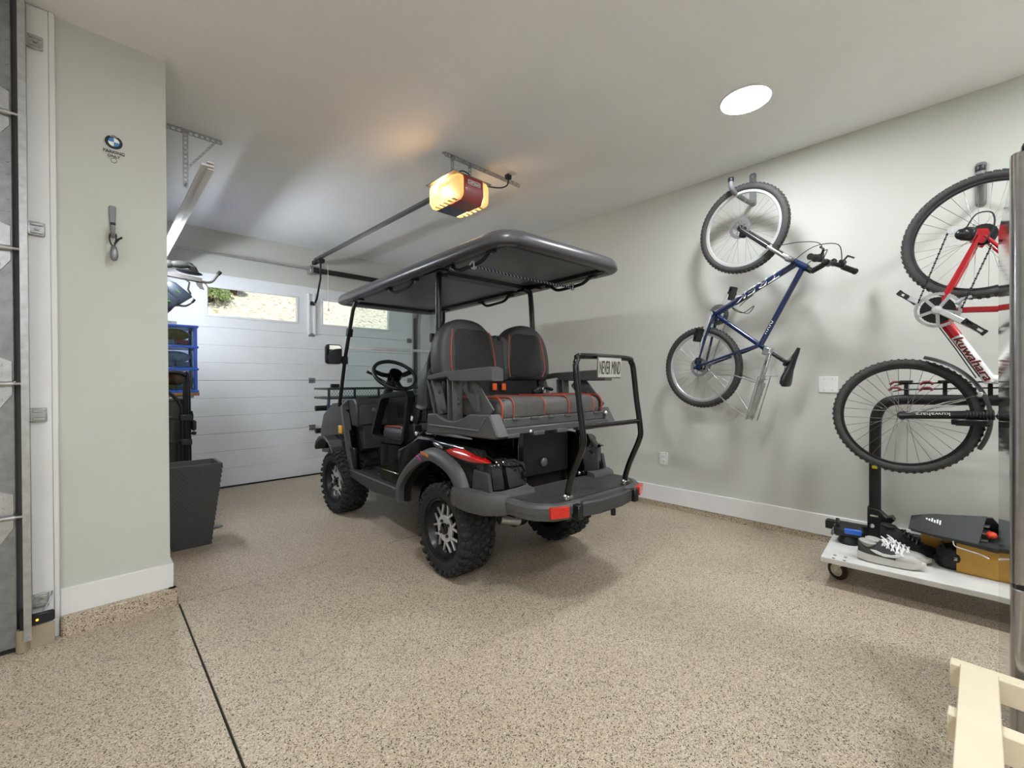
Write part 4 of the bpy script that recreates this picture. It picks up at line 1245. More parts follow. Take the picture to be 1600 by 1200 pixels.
def bike_wheel(parent, c, Rw=0.335, tw=0.026, knob=True, rimmat=None, rimh=0.018, spoke=None, w=0.0, tilt=None):
    M = Matrix.Translation((c[0], c[1], w))
    if tilt is not None:
        M = M @ tilt
    n = 72
    m = MB(M)
    rc = Rw - tw
    rings = []
    for j in range(10):
        a = 2 * PI * j / 10
        r, z = rc + tw * math.cos(a), tw * math.sin(a)
        rings.append([(r * math.cos(2 * PI * k / n), r * math.sin(2 * PI * k / n), z) for k in range(n)])
    m.ringloop(rings)
    if knob:
        for k in range(66):
            a = 2 * PI * k / 66
            for z, rr, sz, da in ((0, Rw, 0.012, 0), (0.014, Rw - 0.006, 0.010, 0.5), (-0.014, Rw - 0.006, 0.010, 0.5)):
                A = a + da * 2 * PI / 66
                m.box((rr * math.cos(A), rr * math.sin(A), z), (0.008, 0.014, sz), 0, Matrix.Rotation(A, 3, 'Z'))
    t = m.build('tire', BRUB, parent, 40)
    ri = Rw - 2 * tw
    m = MB(M)
    m.ringloop([[(r * math.cos(2 * PI * k / n), r * math.sin(2 * PI * k / n), z) for k in range(n)] for r, z in ((ri + 0.006, 0.011), (ri + 0.006, -0.011), (ri - rimh + 0.004, -0.011), (ri - rimh, -0.006), (ri - rimh, 0.006), (ri - rimh + 0.004, 0.011))])
    m.build('rim', rimmat or SILV, t)
    m = MB(M)
    ns = 32
    for k in range(ns):
        a = 2 * PI * k / ns
        s = 1 if k % 2 else -1
        off = R(62) if (k // 2) % 2 else -R(62)
        m.cyl((0.022 * math.cos(a + off), 0.022 * math.sin(a + off), s * 0.027), ((ri - rimh) * math.cos(a), (ri - rimh) * math.sin(a), s * 0.003), 0.0011, n=4, caps=False)
    m.build('spokes', spoke or GALVD, t)
    MB(M).lathe([(0.006, -0.05), (0.012, -0.045), (0.013, -0.032), (0.024, -0.03), (0.024, -0.024), (0.014, -0.02), (0.014, 0.02), (0.024, 0.024), (0.024, 0.03), (0.013, 0.032), (0.012, 0.045), (0.006, 0.05)], n=18).build('hub', BLKM, t)
    return t

def pedal(mb, c):
    c = Vector(c)
    mb.b2(c.x - 0.05, c.x + 0.05, c.y - 0.013, c.y - 0.007, c.z - 0.04, c.z + 0.04)
    mb.b2(c.x - 0.05, c.x + 0.05, c.y + 0.007, c.y + 0.013, c.z - 0.04, c.z + 0.04)
    mb.b2(c.x - 0.05, c.x - 0.04, c.y - 0.013, c.y + 0.013, c.z - 0.04, c.z + 0.04)
    mb.b2(c.x + 0.04, c.x + 0.05, c.y - 0.013, c.y + 0.013, c.z - 0.04, c.z + 0.04)
    mb.cyl((c.x, c.y, c.z - 0.05), (c.x, c.y, c.z + 0.05), 0.014, n=8)
    for k in (-1, 0, 1):
        for e in (-1, 1):
            mb.box((c.x + e * 0.048, c.y, c.z + k * 0.028), (0.012, 0.030, 0.008))

def ringgear(mb, c, r0, r1, w, th, teeth):
    n = teeth * 2
    A = [2 * PI * k / n for k in range(n)]
    mb.ringloop([[(c[0] + r * (1.03 if (k % 2 and big) else 1.0) * math.cos(a), c[1] + r * (1.03 if (k % 2 and big) else 1.0) * math.sin(a), z) for k, a in enumerate(A)] for r, z, big in ((r1, w + th, 1), (r1, w, 1), (r0, w, 0), (r0, w + th, 0))])

# ---- blue bicycle, hung by its front wheel
bb = thing('bicycle', 'blue mountain bike hanging by its front wheel from a wall hook', 'bicycle', group='bicycles hanging on the right wall')
bb.matrix_world = plane_matrix((3.67, 1.524, 1.313), (-0.05871, -0.30618, 0.95016), (0.13018, 0.94133, 0.31138), (-0.98975, 0.14197, -0.01541))
FH, RH, BBk = (1.107, 0.0), (0.0, 0.0), (0.443, 0.019)
bike_wheel(bb, FH, spoke=GALVD)
bike_wheel(bb, RH, spoke=GALVD)
HT, HB_ = (0.872, -0.530), (0.905, -0.440)
SC = (0.284, -0.410)
m = MB()
def t2(mb, p, q, r, w0=0.0, w1=0.0, r1=None, n=14):
    mb.cyl((p[0], p[1], w0), (q[0], q[1], w1), r, r1, n)
t2(m, (0.455, 0.0), (0.893, -0.462), 0.0225)
t2(m, (0.286, -0.40), (0.876, -0.512), 0.0195)
t2(m, (0.435, -0.005), (0.268, -0.45), 0.0175)
t2(m, (HT[0] - 0.004, HT[1] - 0.01), HB_, 0.024)
m.cyl((BBk[0], BBk[1], -0.035), (BBk[0], BBk[1], 0.035), 0.023, n=18)
for s in (-1, 1):
    m.tube([(0.43, 0.012, s * 0.02), (0.33, 0.015, s * 0.045), (0.02, 0.008, s * 0.062)], [0.012, 0.011, 0.008], 10)
    m.tube([(0.285, -0.39, s * 0.015), (0.21, -0.285, s * 0.045), (0.02, -0.015, s * 0.062)], [0.011, 0.011, 0.008], 10)
    m.box((0.004, -0.002, s * 0.062), (0.05, 0.04, 0.006), 0.002)
m.build('frame', BODYB, bb)
# lettering along the down tube
dx = Vector((0.438, -0.462, 0)).normalized()
for txt, w_, h_, mid, mt in (('TREK', 0.345, 0.046, 0.54, WHT),):
    c = Vector((0.455, 0.0, 0)).lerp(Vector((0.893, -0.462, 0)), mid)
    yv = Vector((0, 0, 1)).cross(dx)
    text(txt, w_, h_, frameM(-dx, -yv, c + Vector((0, 0, 0.0225))), mt, bb, 'frame_lettering', 0.0012, 1.0, 0.3)
    text(txt, w_ * 0.985, h_ * 0.52, frameM(-dx, -yv, c + Vector((0, 0, 0.0235))), mat('dark blue print', '14224e', 0.4), bb, 'frame_lettering', 0.0012, 1.0, 0.3)
tx = Vector((0.59, -0.112, 0)).normalized()
c = Vector((0.286, -0.40, 0)).lerp(Vector((0.876, -0.512, 0)), 0.24)
for k in range(7):
    q = c + tx * (0.05 - 0.016 * k)
    MB().box(q + Vector((0, 0, 0.0196)), (0.004, 0.018 - 0.0012 * k, 0.0016), 0, (0, 0, math.atan2(tx.y, tx.x) + (0.6 if k % 2 else -0.4))).build('print_stroke', WHT, bb)
# suspension fork
fd = (Vector((1.0, -0.235, 0)) - Vector((HB_[0], HB_[1], 0))).normalized()
m = MB()
for s in (-1, 1):
    m.cyl((1.095, -0.02, s * 0.058), (0.985, -0.262, s * 0.058), 0.018, 0.019, 14)
m.bar((1.01, -0.205, -0.06), (1.01, -0.205, 0.06), 0.03, 0.03, 0.006)
fk = m.build('fork_lowers', BLKM, bb)
m = MB()
for s in (-1, 1):
    m.cyl((0.99, -0.25, s * 0.058), (0.915, -0.415, s * 0.058), 0.0145, n=14)
m.build('fork_stanchions', CHROME, fk)
MB().b2(0.895, 0.930, -0.45, -0.405, -0.08, 0.08, 0.01).build('fork_crown', GALVD, fk)
# stem, bar, grips, levers
MB().cyl((0.868, -0.535, 0), (0.852, -0.575, 0), 0.019, n=14).cyl((0.85, -0.572, 0), (0.915, -0.645, 0), 0.018, n=14).cyl((0.915, -0.645, -0.025), (0.915, -0.645, 0.025), 0.024, n=14).build('stem', BLKM, bb)
hb = MB().tube(cr_smooth([(0.90, -0.736, -0.245), (0.915, -0.69, -0.12), (0.92, -0.655, -0.05), (0.92, -0.645, 0.04), (0.925, -0.64, 0.12), (0.92, -0.633, 0.235)], 4), 0.0145, 10).build('handlebar', BLKM, bb)
for p, q in (((0.90, -0.738, -0.25), (0.912, -0.695, -0.14)), ((0.92, -0.633, 0.24), (0.925, -0.638, 0.13))):
    MB().cyl(p, q, 0.019, 0.018, 14).lathe([(0.001, -0.002), (0.021, 0), (0.021, 0.008), (0.018, 0.012)], p, tuple(Vector(q) - Vector(p)), 14).build('grip', FOAM, hb)
for z, sgn in ((-0.12, -1), (0.11, 1)):
    y0 = -0.69 if sgn < 0 else -0.64
    lv = MB().box((0.93, y0, z), (0.05, 0.04, 0.04), 0.008).tube([(0.945, y0, z), (0.985, y0 - 0.01, z + sgn * 0.02), (0.985, y0 - 0.02, z + sgn * 0.10)], 0.007, 6).box((0.93, y0 + 0.04, z - sgn * 0.03), (0.05, 0.03, 0.045), 0.01)
    lv.build('brake_lever', BLKM, hb)
m = MB()
m.tube(cr_smooth([(0.95, -0.65, 0.09), (1.03, -0.58, 0.05), (1.03, -0.45, 0.04), (1.0, -0.30, 0.06), (1.06, -0.06, 0.07)], 5), 0.003, 5)
m.tube(cr_smooth([(0.95, -0.69, -0.1), (1.04, -0.66, -0.04), (1.02, -0.55, 0.0), (0.93, -0.47, 0.03), (0.84, -0.44, 0.03)], 5), 0.003, 5)
m.tube(cr_smooth([(0.94, -0.65, 0.08), (1.0, -0.62, 0.0), (0.95, -0.56, -0.03), (0.88, -0.50, -0.03)], 5), 0.003, 5)
m.build('cable', BLKP, bb)
# saddle
m = MB()
rings = []
for x, hw, zt_, th in ((0.335, 0.015, -0.665, 0.02), (0.30, 0.022, -0.668, 0.03), (0.24, 0.026, -0.668, 0.038), (0.17, 0.04, -0.67, 0.05), (0.11, 0.068, -0.675, 0.06), (0.07, 0.078, -0.678, 0.055), (0.052, 0.065, -0.672, 0.03)):
    ring = []
    for k in range(14):
        a = 2 * PI * k / 14
        ring.append((x, zt_ + th * 0.5 - th * 0.5 * math.sin(a), hw * math.cos(a)))
    rings.append(ring)
sd = m.loft(rings).build('saddle', mat('black saddle vinyl', '1c1c1d', 0.35), bb, 60)
MB().tube([(0.30, -0.645, 0.015), (0.20, -0.615, 0.022), (0.10, -0.64, 0.03)], 0.004, 6).tube([(0.30, -0.645, -0.015), (0.20, -0.615, -0.022), (0.10, -0.64, -0.03)], 0.004, 6).build('saddle_rail', GALVD, sd)
MB().cyl((0.270, -0.445, 0), (0.218, -0.60, 0), 0.0135, n=14).b2(0.19, 0.235, -0.625, -0.60, -0.03, 0.03, 0.005).build('seatpost', BLKM, bb)
MB().cyl((0.274, -0.435, 0), (0.264, -0.465, 0), 0.022, n=14).box((0.28, -0.46, 0.03), (0.02, 0.05, 0.014), 0.003).build('seat_clamp', BLKP, bb)
# seatpost carrier rack (silver)
rk = MB().bar((0.262, -0.478, 0.0), (0.262, -0.478, 0.062), 0.05, 0.06, 0.006).bar((0.26, -0.50, 0.05), (-0.23, -0.515, 0.05), 0.026, 0.026, 0.003).build('carrier_rack', GALV, bb)
for k in range(4):
    MB().b2(0.165 + k * 0.009, 0.170 + k * 0.009, -0.509, -0.497, 0.0628, 0.0638).build('print_stroke', BLK, rk)
m = MB()
for dy in (-0.012, 0.05, -0.062):
    m.cyl((0.08, -0.515 + dy * 0.3, 0.05 + dy), (-0.26, -0.525 + dy * 0.3, 0.05 + dy), 0.004, n=6)
for k in range(6):
    x = 0.06 - k * 0.06
    m.cyl((x, -0.52, -0.015), (x, -0.52, 0.11), 0.0035, n=6)
m.tube([(0.09, -0.54, -0.02), (0.11, -0.60, 0.04), (0.09, -0.54, 0.11)], 0.004, 6)
m.tube([(0.03, -0.50, 0.10), (0.04, -0.33, 0.14), (0.0, -0.20, 0.15), (-0.06, -0.165, 0.15), (-0.10, -0.20, 0.15), (-0.2, -0.40, 0.14), (-0.23, -0.50, 0.11)], 0.0045, 6)
m.tube([(0.02, -0.50, 0.0), (0.03, -0.33, -0.05), (-0.02, -0.24, -0.06), (-0.08, -0.26, -0.06), (-0.2, -0.42, -0.05), (-0.24, -0.50, 0.0)], 0.0045, 6)
m.build('rack_wire', GALV, rk)
MB().b2(-0.25, 0.03, -0.522, -0.518, 0.0, 0.1).build('rack_deck', GALV, rk)
# cranks
m = MB(); ringgear(m, BBk, 0.055, 0.083, -0.058, 0.004, 36); ringgear(m, BBk, 0.045, 0.064, -0.052, 0.003, 28)
cr0 = m.build('chainring', GALVD, bb)
MB().bar((0.443, 0.019, 0.07), (0.262, 0.022, 0.08), 0.028, 0.013, 0.003).lathe([(0.018, 0), (0.018, 0.016), (0.001, 0.017)], (0.443, 0.019, 0.062), (0, 0, 1), 16).build('crank_arm', SILV, bb)
MB().bar((0.443, 0.019, -0.07), (0.62, 0.005, -0.075), 0.026, 0.013, 0.003).build('crank_arm', SILV, bb)
m = MB(); pedal(m, (0.262, 0.03, 0.13)); m.build('pedal', BLKP, bb)
m = MB(); pedal(m, (0.625, -0.005, -0.12)); m.build('pedal', BLKP, bb)
m = MB()
for r_, w_ in ((0.05, -0.04), (0.042, -0.036), (0.034, -0.032)):
    ringgear(m, (0, 0), 0.012, r_, w_, 0.002, 20)
m.build('cassette', GALVD, bb)
m = MB().box((-0.02, 0.05, -0.055), (0.05, 0.04, 0.03), 0.008).cyl((-0.03, 0.10, -0.06), (-0.03, 0.10, -0.04), 0.02, n=12).bar((-0.015, 0.05, -0.05), (-0.03, 0.10, -0.05), 0.012, 0.01)
m.build('rear_derailleur', BLKM, bb)
MB().tube([(0.443, 0.10, -0.056), (0.20, 0.08, -0.045), (0.0, 0.052, -0.036)], 0.004, 5).tube([(0.443, -0.063, -0.056), (0.20, -0.055, -0.045), (0.0, -0.05, -0.036)], 0.004, 5).build('chain', GALVD, bb)
# disc brakes
for c in (FH, RH):
    m = MB(); ringgear(m, c, 0.056, 0.078, 0.034, 0.002, 20)
    for k in range(5):
        a = R(72 * k)
        m.bar((c[0] + 0.02 * math.cos(a), c[1] + 0.02 * math.sin(a), 0.035), (c[0] + 0.062 * math.cos(a + 0.5), c[1] + 0.062 * math.sin(a + 0.5), 0.035), 0.008, 0.002)
    m.build('brake_disc', GALVD, bb)
MB().box((1.065, -0.045, 0.045), (0.06, 0.05, 0.04), 0.01).build('brake_calliper', BLKM, bb)
MB().box((0.045, 0.02, 0.045), (0.06, 0.05, 0.04), 0.01).build('brake_calliper', BLKM, bb)
m = MB()
m.tube(cr_smooth([(0.52, -0.105, 0.0), (0.50, -0.16, 0.03), (0.50, -0.225, 0.035), (0.56, -0.265, 0.0), (0.50, -0.225, -0.035), (0.50, -0.16, -0.03)], 4, True), 0.003, 6, True)
m.tube([(0.545, -0.13, 0.0), (0.64, -0.235, 0.0), (0.60, -0.215, 0.03), (0.54, -0.16, 0.0)], 0.003, 6)
m.build('bottle_cage', BLKM, bb)

# ---- red bicycle, hung by its rear wheel
rb = thing('bicycle', 'red and white bike hung by its rear wheel beside the refrigerator', 'bicycle', group='bicycles hanging on the right wall')
rb.matrix_world = plane_matrix((3.437, -0.069, 1.967), (0.01937, 0.31384, -0.94928), (-0.00801, -0.94938, -0.31404), (-0.99978, 0.01369, -0.01588))
RH, FH, BBk = (0.0, 0.0), (1.032, 0.0), (0.415, -0.045)
bike_wheel(rb, FH, tw=0.022, rimmat=BLKM, rimh=0.012, spoke=CHROME, tilt=Matrix.Rotation(R(-8), 4, 'Y'))
bike_wheel(rb, RH, tw=0.022, rimmat=BLKM, rimh=0.012, spoke=CHROME, tilt=Matrix.Rotation(R(10), 4, 'X'))
m = MB()
t2(m, (0.44, -0.025), (0.735, 0.275), 0.026)
t2(m, (0.70, 0.43), (0.30, 0.40), 0.018)
t2(m, (0.72, 0.26), (0.69, 0.46), 0.024)
m.cyl((BBk[0], BBk[1], -0.035), (BBk[0], BBk[1], 0.035), 0.024, n=18)
fm = m.build('frame', WHITEP, rb)
m = MB()
t2(m, BBk, (0.30, 0.42), 0.0165)
for s in (-1, 1):
    m.tube([(0.40, -0.042, s * 0.022), (0.30, -0.035, s * 0.05), (0.012, -0.01, s * 0.065)], [0.017, 0.015, 0.011], 10)
    m.tube([(0.29, 0.37, s * 0.015), (0.20, 0.26, s * 0.045), (0.01, 0.01, s * 0.065)], [0.010, 0.010, 0.008], 10)
    m.prism([(-0.02, -0.03), (0.045, -0.035), (0.05, 0.015), (0.0, 0.03), (-0.025, 0.01)], 2, s * 0.065 - 0.004, s * 0.065 + 0.004, 0.001)
t2(m, (0.465, 0.0), (0.535, 0.072), 0.0268)
m.build('frame_red_tubes', BODYR, rb)
dx = Vector((0.295, 0.30, 0)).normalized()
c = Vector((0.44, -0.025, 0)).lerp(Vector((0.735, 0.275, 0)), 0.66)
text('kuwahara', 0.26, 0.040, frameM(dx, Vector((0, 0, 1)).cross(dx), c + Vector((0, 0, 0.0262))), BODYR, rb, 'frame_lettering', 0.0012, 1.0, 0.15)
text('kuwahara', 0.26, 0.036, frameM(dx, Vector((0, 0, 1)).cross(dx), c + Vector((-0.003, -0.003, 0.0272))), BLK, rb, 'frame_lettering', 0.0012, 1.0, 0.15)
m = MB()
m.tube([(0.45, -0.05, 0.0), (0.60, 0.105, 0.012), (0.72, 0.225, 0.014)], 0.003, 5).tube([(0.455, -0.058, 0.0), (0.60, 0.09, 0.014), (0.73, 0.215, 0.014)], 0.003, 5)
m.build('cable', BLKP, rb)
# fork with boots
fk = MB()
fdir = Vector((-0.139, 0.364, 0)).normalized()
for s in (-1, 1):
    fk.cyl((1.034, -0.01, s * 0.055), (0.935, 0.24, s * 0.055), 0.017, 0.019, 14)
fk.bar((0.955, 0.205, -0.055), (0.955, 0.205, 0.055), 0.03, 0.02, 0.004)
fko = fk.build('fork_lowers', BLKM, rb)
text('kuwahara', 0.14, 0.018, frameM(-fdir, -Vector((0, 0, 1)).cross(fdir), Vector((0.972, 0.118, 0.0735))), WHT, fko, 'fork_lettering', 0.001)
for s in (-1, 1):
    prof = []
    for k in range(19):
        prof.append((0.026 if k % 2 else 0.021, k * 0.006))
    MB().lathe(prof, (0.935, 0.24, s * 0.055), tuple(fdir), 16).build('fork_boot', BLKP, fko)
MB().b2(0.87, 0.91, 0.345, 0.375, -0.08, 0.08, 0.008).cyl((0.88, 0.36, 0), (0.855, 0.42, 0), 0.018, n=12).build('fork_crown', CHROME, fko)
MB().bar((0.985, 0.20, 0.075), (0.94, 0.33, 0.075), 0.03, 0.025, 0.004).tube([(0.99, 0.22, 0.085), (0.95, 0.34, 0.08)], 0.008, 6).build('rim_brake', BLKM, fko)
# front mudguard
m = MB()
rings = []
for k in range(26):
    a = R(183) - R(103) * k / 25
    rings.append([(1.032 + r * math.cos(a), r * math.sin(a), z) for r, z in ((0.342, -0.03), (0.356, -0.018), (0.362, 0.0), (0.356, 0.018), (0.342, 0.03), (0.345, 0.026), (0.358, 0.0), (0.345, -0.026))])
mgd = m.loft(rings).build('mudguard', BLKP, rb)
MB().tube([(1.02, 0.0, 0.045), (0.90, 0.14, 0.04), (0.80, 0.275, 0.025)], 0.0028, 6).tube([(1.045, 0.0, -0.045), (0.92, 0.14, -0.04), (0.805, 0.28, -0.025)], 0.0028, 6).box((0.81, 0.255, 0.03), (0.03, 0.02, 0.02), 0.004).build('mudguard_stay', CHROME, mgd)
# chainset
m = MB(); ringgear(m, BBk, 0.082, 0.096, 0.052, 0.004, 42)
for k in range(5):
    a = R(72 * k + 20)
    m.bar((BBk[0] + 0.015 * math.cos(a), BBk[1] + 0.015 * math.sin(a), 0.056), (BBk[0] + 0.084 * math.cos(a), BBk[1] + 0.084 * math.sin(a), 0.056), 0.016, 0.005)
chn = m.build('chainring', GALV, rb)
m = MB(); ringgear(m, BBk, 0.026, 0.072, 0.044, 0.003, 32); m.build('inner_chainring', BLKM, chn)
MB().bar((BBk[0], BBk[1], 0.075), (0.472, 0.112, 0.085), 0.030, 0.013, 0.004).lathe([(0.02, 0), (0.02, 0.016), (0.001, 0.018)], (BBk[0], BBk[1], 0.068), (0, 0, 1), 16).build('crank_arm', SILV, rb)
MB().bar((BBk[0], BBk[1], -0.07), (0.358, -0.202, -0.08), 0.028, 0.013, 0.004).build('crank_arm', SILV, rb)
m = MB(Matrix.Translation((0.478, 0.125, 0.13)) @ Matrix.Rotation(R(65), 4, 'Z')); pedal(m, (0, 0, 0)); m.build('pedal', BLKP, rb)
m = MB(Matrix.Translation((0.356, -0.21, -0.12)) @ Matrix.Rotation(R(65), 4, 'Z')); pedal(m, (0, 0, 0)); m.build('pedal', BLKP, rb)
m = MB()
for r_, w_ in ((0.055, 0.030), (0.047, 0.034), (0.039, 0.038), (0.032, 0.042)):
    ringgear(m, (0, 0), 0.012, r_, w_, 0.002, 22)
m.build('cassette', BLKM, rb)
m = MB().box((0.01, -0.055, 0.075), (0.07, 0.06, 0.035), 0.012).ell((0.015, -0.075, 0.085), (0.03, 0.03, 0.018), 12, 7)
dr = m.build('rear_derailleur', BLKM, rb)
MB().tube([(0.02, -0.065, 0.08), (0.015, -0.095, 0.075), (-0.01, -0.12, 0.07)], 0.011, 8).cyl((-0.005, -0.12, 0.062), (-0.005, -0.12, 0.078), 0.022, n=14).build('derailleur_cage', SILV, dr)
MB().tube(cr_smooth([(-0.02, -0.07, 0.08), (-0.09, -0.055, 0.08), (-0.10, 0.0, 0.08), (-0.03, 0.03, 0.08), (0.05, 0.02, 0.08)], 5), 0.0035, 6).build('derailleur_cable', BLKP, dr)
def chainpath(p, q, nm):
    m = MB()
    p, q = Vector(p), Vector(q)
    L = (q - p).length
    n = int(L / 0.0127)
    M = basis(q - p)
    for k in range(n):
        c = p.lerp(q, (k + 0.5) / n)
        m.bar(c - (q - p).normalized() * 0.0055, c + (q - p).normalized() * 0.0055, 0.009 if k % 2 else 0.006, 0.007)
    m.build(nm, BLKM, rb)
chainpath((0.0, -0.135, 0.07), (0.395, -0.135, 0.056), 'chain')
chainpath((0.0, 0.05, 0.042), (0.39, 0.045, 0.056), 'chain')
MB().tube([(0.32, 0.06, 0.035), (0.34, 0.03, 0.05), (0.37, 0.02, 0.055)], 0.01, 6).build('front_derailleur', GALVD, rb)

# ---- bike hooks on the wall
def bike_hook(loc, label, turn):
    t = thing('bike_hook', label, 'hook', loc, group='bike wall hooks')
    MB().prism(rrect(0.05, 0.27, 0.018, 4, 0, 0.0), 0, -0.012, 0.0, 0.003).build('wall_plate', HKM, t)
    MB().cyl((-0.014, 0, 0.105), (-0.011, 0, 0.105), 0.008, n=10).cyl((-0.014, 0, -0.02), (-0.011, 0, -0.02), 0.008, n=10).build('screw', GALV, t)
    MB().tube(cr_smooth([(-0.006, 0, -0.10), (-0.06, turn * 0.02, -0.115), (-0.20, turn * 0.05, -0.118), (-0.325, turn * 0.075, -0.11), (-0.375, turn * 0.085, -0.09), (-0.388, turn * 0.088, -0.06), (-0.39, turn * 0.088, -0.035)], 5), 0.018, 12).build('hook_arm', HKM, t)
    MB().lathe([(0.019, 0), (0.021, 0.003), (0.021, 0.028), (0.018, 0.032), (0.001, 0.032)], (-0.39, turn * 0.088, -0.045), (0, 0, 1), 14).build('rubber_cap', BLKP, t)
    return t
bike_hook((3.91, 1.20, 2.76), 'grey wall hook holding the blue bike by its front wheel', 0.4)
bike_hook((3.91, -0.07, 2.385), 'grey wall hook holding the red bike by its rear wheel', 0.1)

# ------------------------------------------------------------------ dolly and the things on it
dl = thing('dolly', 'low white painted plank dolly on swivel casters along the right wall', 'dolly', (3.34, 0.0, 0), (0, 0, R(3)))
bd = MB().b2(-0.245, 0.245, -0.60, 0.60, 0.138, 0.168, 0.003)
bdo = bd.build('board', BOARD, dl)
for x in (-0.20, 0.2):
    for y in (0.49, 0.54):
        for dx in (-0.03, 0.03):
            MB().cyl((x + dx, y, 0.167), (x + dx, y, 0.1705), 0.008, n=6).build('board_bolt', GALVD, bdo)
for x, y, rz in ((-0.10, 0.505, 60), (0.18, 0.50, 60), (-0.19, -0.52, 25), (0.18, -0.52, 10)):
    M = Matrix.Translation((x, y, 0)) @ Matrix.Rotation(R(rz), 4, 'Z')
    ck = MB(M).b2(-0.04, 0.04, -0.04, 0.04, 0.132, 0.138).prism([(-0.035, 0.132), (0.02, 0.132), (0.05, 0.06), (0.035, 0.045), (0.012, 0.08)], 1, -0.022, -0.018).prism([(-0.035, 0.132), (0.02, 0.132), (0.05, 0.06), (0.035, 0.045), (0.012, 0.08)], 1, 0.018, 0.022).build('caster_fork', mat('cream zinc', 'cfc7b4', 0.4, 0.6), dl)
    w_ = MB(M).lathe([(0.035, -0.014), (0.052, -0.013), (0.056, -0.006), (0.056, 0.006), (0.052, 0.013), (0.035, 0.014)], (0.036, 0, 0.056), (0, 1, 0), 28, True).build('caster_tire', mat('brown rubber', '33241c', 0.6), ck)
    MB(M).lathe([(0.008, -0.017), (0.03, -0.010), (0.036, -0.013), (0.036, 0.013), (0.03, 0.010), (0.008, 0.017)], (0.036, 0, 0.056), (0, 1, 0), 24).build('caster_hub', mat('cream zinc', 'cfc7b4', 0.4, 0.6), ck)
ZD = 0.169
# hitch bike carrier: base tube, pivot bracket, upright, arm with cradles
hc = thing('hitch_bike_rack', 'black hitch bike carrier with bent upright standing on the white dolly', 'bike rack', (3.62, 0.40, ZD + 0.004))
MB().b2(-0.03, 0.03, -0.80, 0.26, 0.02, 0.075, 0.004).build('base_tube', mat('matt black steel', '242424', 0.5, 0.3), hc)
MB().b2(-0.025, 0.025, -0.75, 0.2, 0.0, 0.02).build('base_shoe', BLKP, hc)
MB().cyl((-0.05, 0.20, 0.045), (0.04, 0.20, 0.045), 0.008, n=10).tube(cr_smooth([(-0.045, 0.20, 0.045), (-0.07, 0.21, 0.03), (-0.07, 0.215, -0.0), (-0.06, 0.21, 0.005)], 4), 0.007, 6).build('hitch_pin', GALVD, hc)
br = MB().prism([(-0.17, 0.02), (0.035, 0.02), (0.035, 0.21), (-0.02, 0.20), (-0.06, 0.16), (-0.085, 0.17), (-0.10, 0.15), (-0.07, 0.11)], 0, -0.036, 0.036, 0.004).build('pivot_bracket', BLKM, hc)
MB().cyl((-0.043, 0.01, 0.095), (-0.034, 0.01, 0.095), 0.014, n=6).b2(-0.04, -0.036, -0.02, 0.02, 0.155, 0.165).build('pivot_bolt', CHROME, br)
up_ = cr_smooth([(0, 0.0, 0.14), (0, 0.0, 0.40), (0, -0.002, 0.70), (0, -0.012, 0.81), (0, -0.05, 0.875), (0, -0.11, 0.90), (0, -0.25, 0.905), (0, -0.70, 0.91)], 5)
MB().tube(up_, 0.031, 14).build('upright', mat('matt black steel', '242424', 0.5, 0.3), hc)
MB().b2(-0.034, -0.02, -0.016, 0.012, 0.46, 0.51, 0.002).build('warning_label', mat('yellow label', 'd7c62a', 0.5), hc)
for dz, ang in ((0.965, 0.0), (1.0, 0.0)):
    x = -0.02 if dz < 0.98 else 0.03
    m = MB().tube([(x, -0.09, dz - 0.012), (x, -0.13, dz), (x, -0.70, dz + 0.02)], 0.005, 6)
    ar = m.build('cradle_rod', BLKM, hc)
    for y in (-0.10, -0.24):
        MB().tube([(x, y + 0.03, dz - 0.005), (x, y + 0.012, dz + 0.012), (x, y - 0.012, dz + 0.012), (x, y - 0.03, dz - 0.003)], 0.0085, 6).build('cradle_hook', mat('dark red vinyl', '8c2f38', 0.5), ar)
for y in (-0.15, -0.32, -0.50):
    MB().b2(-0.035, 0.045, y - 0.03, y + 0.03, 1.005, 1.022, 0.004).b2(-0.012, 0.02, y - 0.01, y + 0.01, 0.93, 1.01, 0.003).build('cradle', BLKP, hc)

